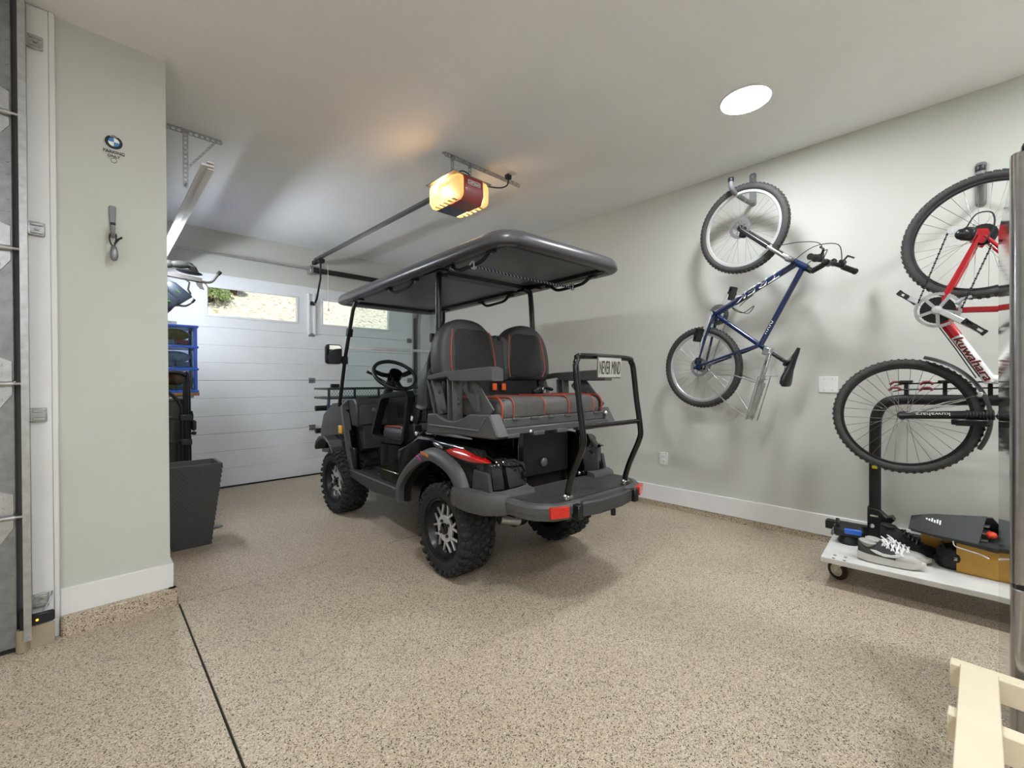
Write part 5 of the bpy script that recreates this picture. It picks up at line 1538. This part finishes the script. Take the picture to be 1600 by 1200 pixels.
# ---- shoes
def shoe(root, L, sole_m, upper_m, toe_m, collar_m, lace_m, high=False):
    """heel at x=0, toe at x=L, sole on z=0"""
    def half(t):
        return 0.036 + 0.014 * math.sin(PI * min(1, t * 0.9 + 0.12)) ** 2 - (0.034 * max(0, (t - 0.82) / 0.18) ** 2) - (0.012 * max(0, (0.12 - t) / 0.12) ** 2)
    N = 16
    rings = []
    for i in range(N + 1):
        t = i / N
        h = half(t)
        z0 = 0.0 + 0.018 * max(0, (t - 0.72) / 0.28) ** 2 + 0.006 * max(0, (0.15 - t) / 0.15)
        z1 = 0.042 - 0.012 * t + z0 * 0.5
        x = L * t
        rings.append([(x, -h, z0 + 0.004), (x, -h * 1.04, z0 + 0.014), (x, -h * 0.98, z1), (x, h * 0.98, z1), (x, h * 1.04, z0 + 0.014), (x, h, z0 + 0.004), (x, h * 0.7, z0), (x, -h * 0.7, z0)])
    MB().loft(rings).build('sole', sole_m, root, 50)
    def upper(t0, t1, mt, nm, grow=0.0):
        rings = []
        for i in range(11):
            t = t0 + (t1 - t0) * i / 10
            h = half(t) * 0.95 + grow
            zb_ = 0.036 - 0.010 * t
            if high:
                top = 0.145 if t < 0.28 else 0.145 - 0.085 * min(1, (t - 0.28) / 0.40)
            else:
                top = (0.098 - 0.03 * math.sin(PI * min(1, max(0, (t - 0.03) / 0.30)))) if t < 0.33 else 0.100 - 0.046 * min(1, (t - 0.33) / 0.42)
            top = top - 0.035 * max(0, (t - 0.80) / 0.20) ** 2 + grow
            x = L * (0.012 + 0.976 * t)
            tw = 0.5 if t < 0.5 else 0.55
            rings.append([(x, -h, zb_), (x, -h * 1.0, zb_ + (top - zb_) * 0.35), (x, -h * 0.82, zb_ + (top - zb_) * 0.75), (x, -h * tw, top), (x, 0, top + 0.004 if t > 0.36 else top - 0.012), (x, h * tw, top), (x, h * 0.82, zb_ + (top - zb_) * 0.75), (x, h, zb_ + (top - zb_) * 0.35), (x, h, zb_)])
        return MB().loft(rings).build(nm, mt, root, 60)
    upper(0.0, 0.66, upper_m, 'upper')
    upper(0.58, 1.0, toe_m, 'toe_box', 0.0012)
    # collar lining: an oval opening
    zc = 0.145 if high else 0.085
    MB().lathe([(0.012, -0.03), (0.034, -0.004), (0.040, 0.006), (0.034, 0.012), (0.026, 0.0), (0.012, -0.028)], (L * 0.15, 0, zc), (0.12, 0, 1), 20).build('collar', collar_m, root)
    m = MB()
    for k in range(5):
        t = 0.38 + 0.065 * k
        z = (0.108 if not high else 0.132) - (k * 0.0085 if not high else k * 0.014)
        x = L * t
        m.tube(cr_smooth([(x, -0.034, z - 0.018), (x + 0.008, -0.016, z), (x + 0.012, 0.0, z + 0.004), (x + 0.010, 0.016, z), (x, 0.034, z - 0.018)], 3), 0.0042, 6)
        m.tube(cr_smooth([(x + 0.012, -0.032, z - 0.018), (x, 0.0, z + 0.005), (x - 0.008, 0.03, z - 0.012)], 3), 0.004, 6)
    m.tube(cr_smooth([(L * 0.40, -0.01, 0.115), (L * 0.38, -0.04, 0.12), (L * 0.46, -0.05, 0.10), (L * 0.44, -0.012, 0.112), (L * 0.36, 0.03, 0.12), (L * 0.44, 0.045, 0.10), (L * 0.42, 0.0, 0.112)], 4), 0.004, 6)
    m.build('laces', lace_m, root)
LG = mat('light grey mesh', 'b5b2ac', 0.7, bump=0.3, bscale=200)
DG = mat('dark grey mesh', '3e3f3f', 0.75, bump=0.3, bscale=200)
sole_w = mat('off-white foam sole', 'cfccc5', 0.6)
sh = thing('sneaker', 'grey and white running sneaker at the near edge of the dolly', 'shoe', (3.195, 0.432, ZD), (0, 0, R(-87)), group='sneakers on the dolly')
shoe(sh, 0.29, sole_w, DG, LG, LG, WHT)
sh.scale = (1, 1, 1.15)
swp = [(0.06, 0.062), (0.085, 0.048), (0.12, 0.040), (0.165, 0.044), (0.192, 0.058), (0.183, 0.074), (0.178, 0.062), (0.150, 0.053), (0.115, 0.053), (0.085, 0.062)]
MB().prism([(a, b + 0.004) for a, b in swp], 1, -0.0525, -0.0455).build('side_mark', WHT, sh)
sh2 = thing('sneaker', 'grey and white running sneaker half hidden behind its pair on the dolly', 'shoe', (3.31, 0.415, ZD), (0, 0, R(-84)), group='sneakers on the dolly')
shoe(sh2, 0.29, sole_w, LG, LG, LG, WHT)
sh3 = thing('sneaker', 'black high-top sneaker behind the grey pair on the dolly', 'shoe', (3.45, 0.36, ZD), (0, 0, R(-80)))
BKM = mat('black mesh', '202122', 0.7, bump=0.3, bscale=200)
shoe(sh3, 0.28, BLKP, BKM, BKM, BKM, BLKP, True)
# ---- battery light (black body, blue window)
lt = thing('battery_lamp', 'black round battery lamp with bright blue panel on the dolly corner', 'lamp', (3.44, 0.51, ZD), (0, 0, R(10)))
MB().lathe([(0.05, 0), (0.056, 0.006), (0.056, 0.02), (0.05, 0.03), (0.046, 0.05), (0.001, 0.05)], n=28).build('base', BLKP, lt)
MB().box((0.005, 0.0, 0.075), (0.10, 0.15, 0.055), 0.012, (0, R(-8), 0)).lathe([(0.03, -0.01), (0.034, 0.0), (0.03, 0.01)], (0.0, 0.055, 0.115), (0, 1, 0), 16).build('body', BLKP, lt)
MB().box((-0.048, -0.02, 0.085), (0.012, 0.085, 0.036), 0.005, (0, R(-12), 0)).build('blue_panel', mat('bright blue plastic', '1e6fe0', 0.3, coat=0.4), lt)
# ---- cycle helmet in the box, cardboard box, black tool case
hm = thing('bike_helmet', 'black bike helmet tucked inside the opened cardboard box', 'helmet', (3.40, 0.05, ZD), (0, 0, R(8)))
MB().ell((0, 0, 0.07), (0.085, 0.062, 0.055), 20, 10).build('shell', BKM, hm)
MB().lathe([(0.05, 0), (0.066, 0.01), (0.072, 0.04), (0.066, 0.05), (0.05, 0.05)], (0, 0, 0.0), (0, 0, 1), 22).build('lining', BLKP, hm)
for k in (-1, 0, 1):
    MB().tube([(-0.07, k * 0.03, 0.105), (0, k * 0.036, 0.128), (0.07, k * 0.03, 0.105)], 0.006, 6).build('rib', BLKP, hm)
MB().b2(-0.084, -0.074, -0.012, 0.004, 0.06, 0.078, 0.002).build('strap_clip', CHROME, hm)
cb = thing('cardboard_box', 'ochre cardboard box with open flap at the dolly end', 'box', (3.43, -0.065, ZD), (0, 0, R(-6)))
t_ = 0.004
MB().b2(-0.11, -0.11 + t_, -0.085, 0.085, 0.0, 0.152).build('front_panel', CARD, cb)
MB().b2(0.11 - t_, 0.11, -0.085, 0.26, 0.0, 0.152).build('back_panel', CARD, cb)
MB().b2(-0.11, 0.11, -0.085, -0.085 + t_, 0.0, 0.152).build('end_panel', CARD, cb)
MB().b2(-0.11, 0.11, -0.085, 0.085, 0.0, t_).build('bottom_panel', CARD, cb)
MB().box((0.03, 0.14, 0.168), (0.15, 0.13, t_), 0, (R(7), 0, 0)).build('flap', mat('pale cardboard lining', 'b9ada0', 0.7), cb)
MB().b2(-0.005, 0.105, 0.085, 0.20, 0.128, 0.165).build('side_flap', mat('pale cardboard lining', 'b9ada0', 0.7), cb)
tcx = thing('tool_case', 'black wedge-shaped folded case with white print lying on the cardboard box', 'case', (3.40, 0.0, ZD + 0.158), (0, R(-2), R(-6)))
FAB = mat('black coated fabric', '2c2d2c', 0.55, var=0.08, bump=0.15, bscale=120)
top = [(0.05, 0.20), (0.10, 0.20)]
MB().loft([[(-0.11, 0.21, 0.040), (0.11, 0.235, 0.055), (0.11, 0.235, 0.052), (-0.11, 0.21, 0.034)], [(-0.11, -0.03, 0.020), (0.0, 0.13, 0.115), (0.008, 0.13, 0.108), (-0.105, -0.03, 0.012)], [(-0.115, -0.06, 0.02), (0.02, -0.08, 0.145), (0.028, -0.08, 0.14), (-0.11, -0.06, 0.012)]]).build('lid', FAB, tcx)
MB().loft([[(0.11, 0.235, 0.05), (0.11, 0.235, 0.055), (0.10, 0.2, 0.055), (0.10, 0.2, 0.045)], [(0.11, 0.0, 0.03), (0.01, 0.0, 0.132), (0.004, 0.0, 0.128), (0.10, 0.0, 0.03)], [(0.115, -0.16, 0.03), (0.03, -0.10, 0.142), (0.024, -0.10, 0.138), (0.105, -0.16, 0.03)]]).build('back_cover', FAB, tcx)
MB().loft([[(-0.115, 0.20, 0.036), (0.11, 0.22, 0.05), (0.11, 0.22, 0.040), (-0.115, 0.20, 0.028)], [(-0.12, -0.13, 0.022), (0.115, -0.16, 0.03), (0.115, -0.16, 0.0), (-0.12, -0.13, 0.0)]]).build('tray', FAB, tcx)
MB().prism([(-0.12, 0.0), (0.115, 0.0), (0.115, 0.045), (0.025, 0.13), (-0.0, 0.085), (-0.04, 0.03)], 1, -0.165, -0.158).build('end_flap', FAB, tcx)
for k in range(3):
    MB().b2(-0.06 + k * 0.03, 0.06, -0.09, -0.05 + 0.0, 0.03 + k * 0.03, 0.036 + k * 0.03).build('tool', GALV, tcx)
MB().ell((-0.02, -0.10, 0.06), (0.03, 0.022, 0.018), 12, 7).build('red_tool', mat('orange red plastic', 'd8401e', 0.4), tcx)
M = frameM((0.12, -0.06, 0.06), (0.2, 0.9, 0), (0, 0, 0))
lx = Vector((0.09, -0.02, 0.098)).normalized()
M = frameM((0.0, -1, -0.02), (0.70, 0, 0.72), (-0.042, 0.115, 0.082))
for k in range(6):
    MB(M).box((-0.03 + 0.011 * k, 0.006 - 0.004 * (k % 2), 0.0005), (0.007, 0.02 + 0.004 * (k % 3), 0.0012)).build('print_stroke', WHT, tcx)
MB().tube(cr_smooth([(-0.125, 0.03, 0.02), (-0.14, 0.02, 0.0), (-0.135, -0.03, -0.012), (-0.13, -0.07, -0.02), (-0.14, -0.1, -0.03)], 5), 0.0035, 6).build('hook_wire', GALV, tcx)

# ------------------------------------------------------------------ refrigerator
fr = thing('refrigerator', 'tall stainless steel refrigerator at the right edge of the picture', 'refrigerator', (1.85, -0.09, 0))
MB().b2(0.065, 0.80, -0.89, -0.005, 0.03, 1.80, 0.006).build('cabinet', STEELD, fr)
def fridge_door(z0, z1, y0, y1):
    ol = [(0.0, y1 - 0.02)] + [(0.02 - 0.02 * math.cos(R(a)), y1 - 0.02 + 0.02 * math.sin(R(a))) for a in range(15, 91, 15)] + [(0.06, y1), (0.06, y0), (0.02, y0), (0.0, y0 + 0.02)]
    return MB().prism(ol, 2, z0, z1, 0.003)
fd1 = fridge_door(0.625, 1.83, -0.90, 0.0).build('upper_door', STEEL, fr)
fd2 = fridge_door(0.05, 0.612, -0.90, 0.0).build('freezer_drawer', STEEL, fr)
MB().b2(0.01, 0.06, -0.88, -0.01, 0.605, 0.63).build('door_gasket', BLKM, fr)
MB().prism(rrect(0.03, 0.42, 0.012, 4, -0.045, 0.82), 0, -0.012, 0.004, 0.003).build('handle', BLKM, fd1)
MB().b2(-0.004, 0.004, -0.06, -0.028, 1.800, 1.828, 0.002).build('badge', CHROME, fd1)
MB().b2(0.0, 0.09, -0.10, -0.02, 1.83, 1.852, 0.005).build('hinge_cover', BLKM, fr)
for y in (-0.84, -0.06):
    for x in (0.12, 0.74):
        MB().cyl((x, y, 0.0), (x, y, 0.035), 0.02, n=12).build('foot', BLKM, fr)

# ------------------------------------------------------------------ white slatted crate in the corner of the view
ct = thing('wooden_crate', 'white painted wooden slat crate in front of the refrigerator', 'crate', (1.655, -0.03, 0.0))
for x in (0.145, -0.13, -0.40):
    MB().box((x, -0.12, 0.345), (0.045, 0.36, 0.065), 0.002, (0, 0, R(-2))).build('slat', WOOD, ct)
MB().box((-0.19, 0.008, 0.384), (0.62, 0.074, 0.013), 0.002, (0, 0, R(-1))).build('top_board', WOOD, ct)
MB().box((-0.19, -0.22, 0.384), (0.62, 0.088, 0.013), 0.002, (0, 0, R(-1))).build('top_board', WOOD, ct)
for x in (0.12, -0.42):
    for y in (0.02, -0.26):
        MB().b2(x - 0.02, x + 0.02, y - 0.02, y + 0.02, 0.0, 0.315, 0.002).build('leg', WOOD, ct)
for z in (0.08, 0.2):
    MB().b2(-0.42, 0.12, -0.287, -0.28, z - 0.035, z + 0.035, 0.001).build('side_slat', WOOD, ct)

# ------------------------------------------------------------------ left recess: planter, hand truck, bin, drawers, rack
pl = thing('wicker_planter', 'tall tapered dark grey wicker planter standing by the pillar', 'planter', (0.515, 4.02, 0))
PLM = mat('dark grey woven resin', '464645', 0.6, var=0.08, vscale=40)
zT = 0.60
m = MB()
def rect_at(z, k=0.0):
    f_ = z / zT
    w_, d_ = 0.115 + 0.072 * f_ - k, 0.10 + 0.045 * f_ - k
    return w_, d_
rings = []
N = 34
for i in range(N + 1):
    z = zT * i / N
    w_, d_ = rect_at(z, -0.0025 if i % 2 else 0.0)
    rings.append([(a, b, z) for a, b in rrect(2 * w_, 2 * d_, 0.012, 2)])
for k, z in ((0.0, zT + 0.006), (0.02, zT + 0.006), (0.022, zT - 0.01), (0.03, zT - 0.22)):
    w_, d_ = rect_at(min(z, zT), k)
    rings.append([(a, b, z) for a, b in rrect(2 * w_, 2 * d_, 0.012, 2)])
m.loft(rings)
plo = m.build('pot', PLM, pl, 25)
m = MB()
for i in range(N):
    z = zT * (i + 0.5) / N
    w_, d_ = rect_at(z)
    for j in range(26):
        x = -w_ + 2 * w_ * (j + 0.5) / 26
        if (i + j) % 2 == 0:
            m.box((x, -d_ - 0.002, z), (2 * w_ / 26 * 0.95, 0.006, zT / N * 0.85), 0.0)
    for j in range(14):
        y = -d_ + 2 * d_ * (j + 0.5) / 14
        if (i + j) % 2 == 0:
            m.box((w_ + 0.002, y, z), (0.006, 2 * d_ / 14 * 0.95, zT / N * 0.85), 0.0)
wv = m.build('weave', PLM, plo, 0)
wv['kind'] = 'stuff'

ht = thing('hand_truck', 'black tubular hand truck standing upright behind the wicker planter', 'hand truck', (0.44, 4.50, 0), (0, 0, R(2)))
m = MB().tube(cr_smooth([(-0.12, 0, 0.02), (-0.12, 0, 1.12), (-0.10, 0, 1.23), (-0.04, 0, 1.29), (0.06, 0, 1.295), (0.115, 0, 1.27), (0.135, 0, 1.18), (0.14, 0, 0.02)], 4), 0.017, 10).build('frame', BLKM, ht)
MB().tube(cr_smooth([(-0.05, -0.05, 1.18), (0.03, -0.05, 1.10), (0.075, -0.05, 1.03), (0.085, -0.05, 0.9), (0.085, -0.05, 0.03)], 4), 0.013, 10).tube([(0.115, -0.03, 1.22), (0.118, -0.03, 0.03)], 0.02, 8).build('inner_tube', BLKP, ht)
for z in (0.92, 0.72, 0.45, 0.2):
    MB().b2(0.07, 0.15, -0.07, -0.01, z - 0.025, z + 0.025, 0.006).b2(-0.13, 0.14, -0.015, 0.0, z - 0.012, z + 0.012, 0.003).build('cross_clamp', BLKP, ht)
MB().prism([(-0.15, -0.26), (-0.13, -0.30), (0.24, -0.22), (0.33, -0.20), (0.31, -0.16), (0.16, 0.02), (-0.15, 0.02)], 2, 0.004, 0.016, 0.002).build('toe_plate', GALVD, ht)
for x in (-0.17, 0.19):
    MB().lathe([(0.05, -0.02), (0.085, -0.018), (0.09, 0), (0.085, 0.018), (0.05, 0.02)], (x, 0.08, 0.09), (1, 0, 0), 22).build('wheel', RUBBER, ht)
MB().tube(cr_smooth([(0.155, 0, 0.86), (0.16, -0.01, 0.93), (0.155, 0, 0.97)], 3), 0.01, 6).box((0.172, -0.005, 0.85), (0.035, 0.03, 0.09), 0.012).box((0.172, -0.005, 0.785), (0.035, 0.028, 0.03), 0.008).build('ratchet_strap', BLKP, ht)

bn = thing('storage_bin', 'dark olive grey plastic bin standing behind the hand truck', 'bin', (0.48, 4.80, 0))
BINM = mat('olive grey plastic', '474842', 0.5)
MB().loft([[(a, b, z) for a, b in rrect(2 * w_, 2 * w_, 0.02, 3)] for w_, z in ((0.10, 0.0), (0.115, 0.5), (0.125, 1.05))]).build('body', BINM, bn)
for k in range(5):
    MB().b2(-0.09 + k * 0.045 - 0.006, -0.09 + k * 0.045 + 0.006, -0.127, -0.11, 0.2, 1.0, 0.002).build('rib', BINM, bn)
MB().b2(-0.135, 0.135, -0.135, 0.135, 1.05, 1.085, 0.01).build('lid', BINM, bn)

shf = thing('wooden_shelf', 'small wooden wall shelf carrying the blue drawer tower', 'shelf', (0.30, 5.17, 1.12))
MB().b2(0.0, 0.42, -0.22, 0.22, -0.03, 0.0, 0.003).build('board', mat('pine board', '8f6b45', 0.6, var=0.2, vscale=20), shf)
for y in (-0.18, 0.18):
    MB().bar((0.005, y, -0.04), (0.38, y, -0.04), 0.02, 0.02).bar((0.01, y, -0.30), (0.34, y, -0.05), 0.02, 0.014).b2(0, 0.01, y - 0.012, y + 0.012, -0.34, -0.03).build('bracket', GALVD, shf)
dr_ = thing('drawer_tower', 'bright blue plastic tower of three clear drawers by the garage door', 'drawers', (0.52, 5.15, 1.12))
W_, D_ = 0.185, 0.18
BOXC = [('d9a620', 'c8472f', 'e8e4dc'), ('d8d8d2', 'c9c9c6', 'b8bcc0'), ('d96a2c', '6fa08c', 'e3c25a')]
fr_ = MB()
for z in (0.0, 0.205, 0.41, 0.60):
    fr_.b2(-W_, W_ + 0.012, -D_ - 0.01, D_, z, z + 0.022, 0.004)
for sx in (-1, 1):
    fr_.b2(sx * W_ - 0.022, sx * W_ + 0.002, -D_ - 0.006, -D_ + 0.03, 0, 0.62, 0.003).b2(sx * W_ - 0.02, sx * W_, D_ - 0.03, D_, 0, 0.62, 0.003)
fr_.build('frame', BLUEP, dr_)
LBL = mat('pale blue clear plastic', 'a8c4e6', 0.3, var=0.05)
for k in range(3):
    z0 = 0.025 + k * 0.205
    h_ = 0.175 if k < 2 else 0.165
    MB().b2(W_ - 0.006, W_ + 0.006, -D_ + 0.03, D_ - 0.03, z0, z0 + h_, 0.002).build('side_panel', DRAWP, dr_)
    dw = MB().b2(-W_ + 0.024, W_ - 0.026, -D_ - 0.004, -D_, z0, z0 + h_, 0.001).build('drawer_front', DRAWP, dr_)
    MB().b2(-W_ + 0.024, W_ - 0.026, -D_ + 0.01, D_ - 0.02, z0, z0 + 0.006).build('drawer_tray', LBL, dr_)
    c1, c2, c3 = BOXC[2 - k]
    MB().ell((0.02, -0.09, z0 + 0.10), (0.13, 0.06, 0.055), 16, 8).build('toy', mat('toy ' + c1, c1, 0.5, var=0.3, vscale=30), dr_)
    MB().b2(0.03, 0.13, -0.165, -0.05, z0 + 0.008, z0 + 0.05, 0.006).build('toy', mat('toy ' + c2, c2, 0.5), dr_)
    MB().b2(-0.06, 0.02, -0.165, -0.06, z0 + 0.008, z0 + 0.05, 0.006).b2(-0.14, -0.07, -0.165, -0.06, z0 + 0.008, z0 + 0.045, 0.006).build('toy', mat('toy ' + c3, c3, 0.5), dr_)

# wall rack with gloves and hanging roller gear
rk2 = thing('prong_rack', 'grey wall rack with upturned prongs holding gloves and helmets by the pillar', 'rack', (0.30, 4.8, 2.14))
RKM = mat('taupe grey metal', '5d5956', 0.5, 0.3)
MB().bar((0.0, 0, 0.03), (0.42, 0, -0.005), 0.045, 0.04, 0.004).tube(cr_smooth([(0.40, 0, -0.01), (0.46, 0, -0.015), (0.50, 0, 0.0), (0.53, 0, 0.045), (0.555, 0, 0.085)], 4), 0.011, 8).build('prong', RKM, rk2)
MB().cyl((0.545, 0, 0.07), (0.565, 0, 0.10), 0.017, n=10).build('rubber_tip', BLKP, rk2)
MB().bar((0.0, 0.06, -0.22), (0.26, 0.06, -0.235), 0.035, 0.03, 0.004).tube(cr_smooth([(0.24, 0.06, -0.235), (0.30, 0.06, -0.24), (0.34, 0.06, -0.215), (0.365, 0.06, -0.18)], 4), 0.010, 8).build('prong', RKM, rk2)
MB().cyl((0.352, 0.06, -0.20), (0.372, 0.06, -0.17), 0.016, n=10).build('rubber_tip', BLKP, rk2)
MB().b2(0.0, 0.012, -0.03, 0.09, -0.30, 0.08, 0.003).build('wall_plate', RKM, rk2)
MB().prism([(0.37, 0.0), (0.43, -0.01), (0.425, -0.05), (0.44, -0.085), (0.41, -0.08), (0.385, -0.05)], 1, -0.008, 0.008, 0.002).tube(cr_smooth([(0.42, 0, -0.02), (0.45, 0, -0.03), (0.475, 0, -0.075)], 4), 0.005, 6).build('strap', RKM, rk2)
gl = thing('gloves', 'pair of dark work gloves lying on the grey wall rack', 'gloves', (0.55, 4.8, 2.20))
GLM = mat('dark worn leather', '2f2e2b', 0.8, var=0.25, vscale=40, bump=0.4, bscale=60)
MB().ell((0.02, 0, 0.055), (0.095, 0.05, 0.032), 16, 8, (0, R(-6), 0)).ell((-0.07, 0, 0.045), (0.045, 0.04, 0.035), 12, 7).build('palm', GLM, gl)
for k in range(4):
    MB().ell((0.085 + 0.008 * k, -0.03 + 0.02 * k, 0.055 - 0.008 * k), (0.05, 0.012, 0.013), 10, 6, (0, R(22), 0)).build('finger', GLM, gl)
MB().ell((-0.095, -0.01, 0.03), (0.016, 0.016, 0.03), 10, 6).build('thumb', GLM, gl)
pd_ = thing('knee_pads', 'black knee pads lying beneath the gloves on the wall rack', 'pads', (0.60, 4.80, 2.180))
MB().ell((0.03, 0.0, 0.018), (0.10, 0.05, 0.020), 16, 8, (0, R(6), 0)).build('pad', BLKP, pd_)
MB().ell((-0.215, 0.0, 0.038), (0.085, 0.05, 0.026), 16, 8).build('pad', BLKP, pd_)
sk_ = thing('roller_skates', 'dark roller skates with green trim hanging under the wall rack', 'skates', (0.50, 4.73, 1.93))
NAVY = mat('navy grey plastic', '2b3340', 0.45, var=0.2, vscale=30)
GRN = mat('bright green trim', '3c6b36', 0.5, var=0.3, vscale=25)
for dx, dz, a in ((0.03, 0.06, 50), (-0.05, 0.0, 35)):
    M = Matrix.Translation((dx, 0, dz)) @ Matrix.Rotation(R(a), 4, 'Y')
    bt = MB(M).loft([[(x, y * w_, z * h_) for y, z in rrect(0.09, 0.11, 0.03, 3)] for x, w_, h_ in ((-0.10, 0.6, 0.5), (-0.07, 0.95, 0.9), (0.0, 1.0, 1.1), (0.07, 0.95, 1.3), (0.09, 0.8, 1.2))]).build('boot', NAVY, sk_)
    MB(M).b2(-0.02, 0.02, -0.05, -0.045, 0.0, 0.014, 0.003).build('buckle', GRN, bt)
    for k in range(4):
        MB(M).lathe([(0.012, -0.012), (0.026, -0.008), (0.028, 0), (0.026, 0.008), (0.012, 0.012)], (-0.09 + 0.05 * k, 0, -0.085), (0, 1, 0), 16).lathe([(0.001, -0.014), (0.007, -0.014), (0.007, 0.014), (0.001, 0.014)], (-0.09 + 0.05 * k, 0, -0.085), (0, 1, 0), 10).build('wheel', BLKP, bt)
    MB(M).b2(-0.11, 0.09, -0.02, 0.02, -0.075, -0.05, 0.004).build('chassis', NAVY, bt)
MB().ell((-0.06, 0, -0.03), (0.07, 0.06, 0.03), 14, 8).build('green_liner', GRN, sk_)
MB().tube([(0.13, 0, 0.06), (0.11, 0, 0.10), (0.12, -0.01, 0.16), (0.09, 0, 0.19)], 0.008, 6).build('strap', BLKP, sk_)
MB().tube([(-0.10, 0, 0.10), (-0.08, 0, 0.16), (-0.09, 0, 0.19)], 0.008, 6).build('strap', BLKP, sk_)

# ------------------------------------------------------------------ outdoors seen through the door windows
def hill_mat():
    m = bpy.data.materials.new('dry grass slope')
    m.use_nodes = True
    nt = m.node_tree
    b = nt.nodes['Principled BSDF']
    tc = nt.nodes.new('ShaderNodeTexCoord')
    nz = nt.nodes.new('ShaderNodeTexNoise')
    nz.inputs['Scale'].default_value = 9
    nz.inputs['Detail'].default_value = 8
    nt.links.new(tc.outputs['Object'], nz.inputs['Vector'])
    r = nt.nodes.new('ShaderNodeValToRGB')
    r.color_ramp.elements[0].position = 0.33
    r.color_ramp.elements[0].color = lin('ab9c7c')
    r.color_ramp.elements[1].position = 0.62
    r.color_ramp.elements[1].color = lin('efe4d4')
    e = r.color_ramp.elements.new(0.45)
    e.color = lin('d8cab2')
    nt.links.new(nz.outputs['Fac'], r.inputs['Fac'])
    nt.links.new(r.outputs[0], b.inputs['Base Color'])
    b.inputs['Roughness'].default_value = 0.95
    return m
m = MB()
rngs = []
NX, NY = 40, 30
for j in range(NY + 1):
    y = 6.5 + 30 * (j / NY) ** 1.3
    row = []
    for i in range(NX + 1):
        x = -16 + 46 * i / NX
        z = -0.02 if y < 8.5 else (y - 8.5) * 0.52 + 0.10 * math.sin(x * 1.7 + y) + 0.08 * math.sin(x * 3.1 - y * 2.3)
        row.append((x, y, z))
    rngs.append(row)
hl = m.loft(rngs, False, False, False).build('hillside', hill_mat())
struct(hl, 'sunlit dry grass slope outside the garage door windows')
def leafball(name, loc, rad, n, label, seed):
    rnd = random.Random(seed)
    t = thing(name, label, 'bush', loc, group='shrubs on the dry slope')
    m = MB()
    for k in range(n):
        v = Vector((rnd.gauss(0, 1), rnd.gauss(0, 1), rnd.gauss(0, 1))).normalized() * rad * (0.55 + 0.5 * rnd.random())
        v.z = abs(v.z) * 0.9 + 0.1
        s = rad * 0.07 * (0.6 + rnd.random())
        u = Vector((rnd.gauss(0, 1), rnd.gauss(0, 1), rnd.gauss(0, 1))).normalized()
        w = u.cross(Vector((rnd.gauss(0, 1), rnd.gauss(0, 1), rnd.gauss(0, 1)))).normalized()
        q = u.cross(w) * s * 0.12
        m.add([v - u * s, v + w * s * 0.5 + q, v + u * s, v - w * s * 0.5 - q], [(0, 1, 2, 3)])
    f = m.build('foliage', mat('shrub leaves', '92a56c', 0.7, var=0.35, vscale=8), t, 0)
    f['kind'] = 'stuff'
    m = MB()
    for k in range(5):
        a = 2 * PI * k / 5
        m.tube([(0, 0, -0.3), (0.25 * rad * math.cos(a), 0.25 * rad * math.sin(a), 0.35 * rad), (0.5 * rad * math.cos(a), 0.5 * rad * math.sin(a), 0.8 * rad)], [0.04, 0.03, 0.012], 6)
    m.build('stems', mat('shrub bark', '5a4a38', 0.9), t)
for x, y, r_, s_, lb in ((2.45, 15.4, 0.62, 1, 'pale green shrub at the left end of the garage door window'), (3.35, 16.6, 0.42, 2, 'smaller green shrub up the slope behind the garage window'), (1.15, 15.6, 0.62, 3, 'green shrub mostly hidden by the garage door frame')):
    leafball('shrub', (x, y, (y - 8.5) * 0.52), r_, 1500, lb, s_)
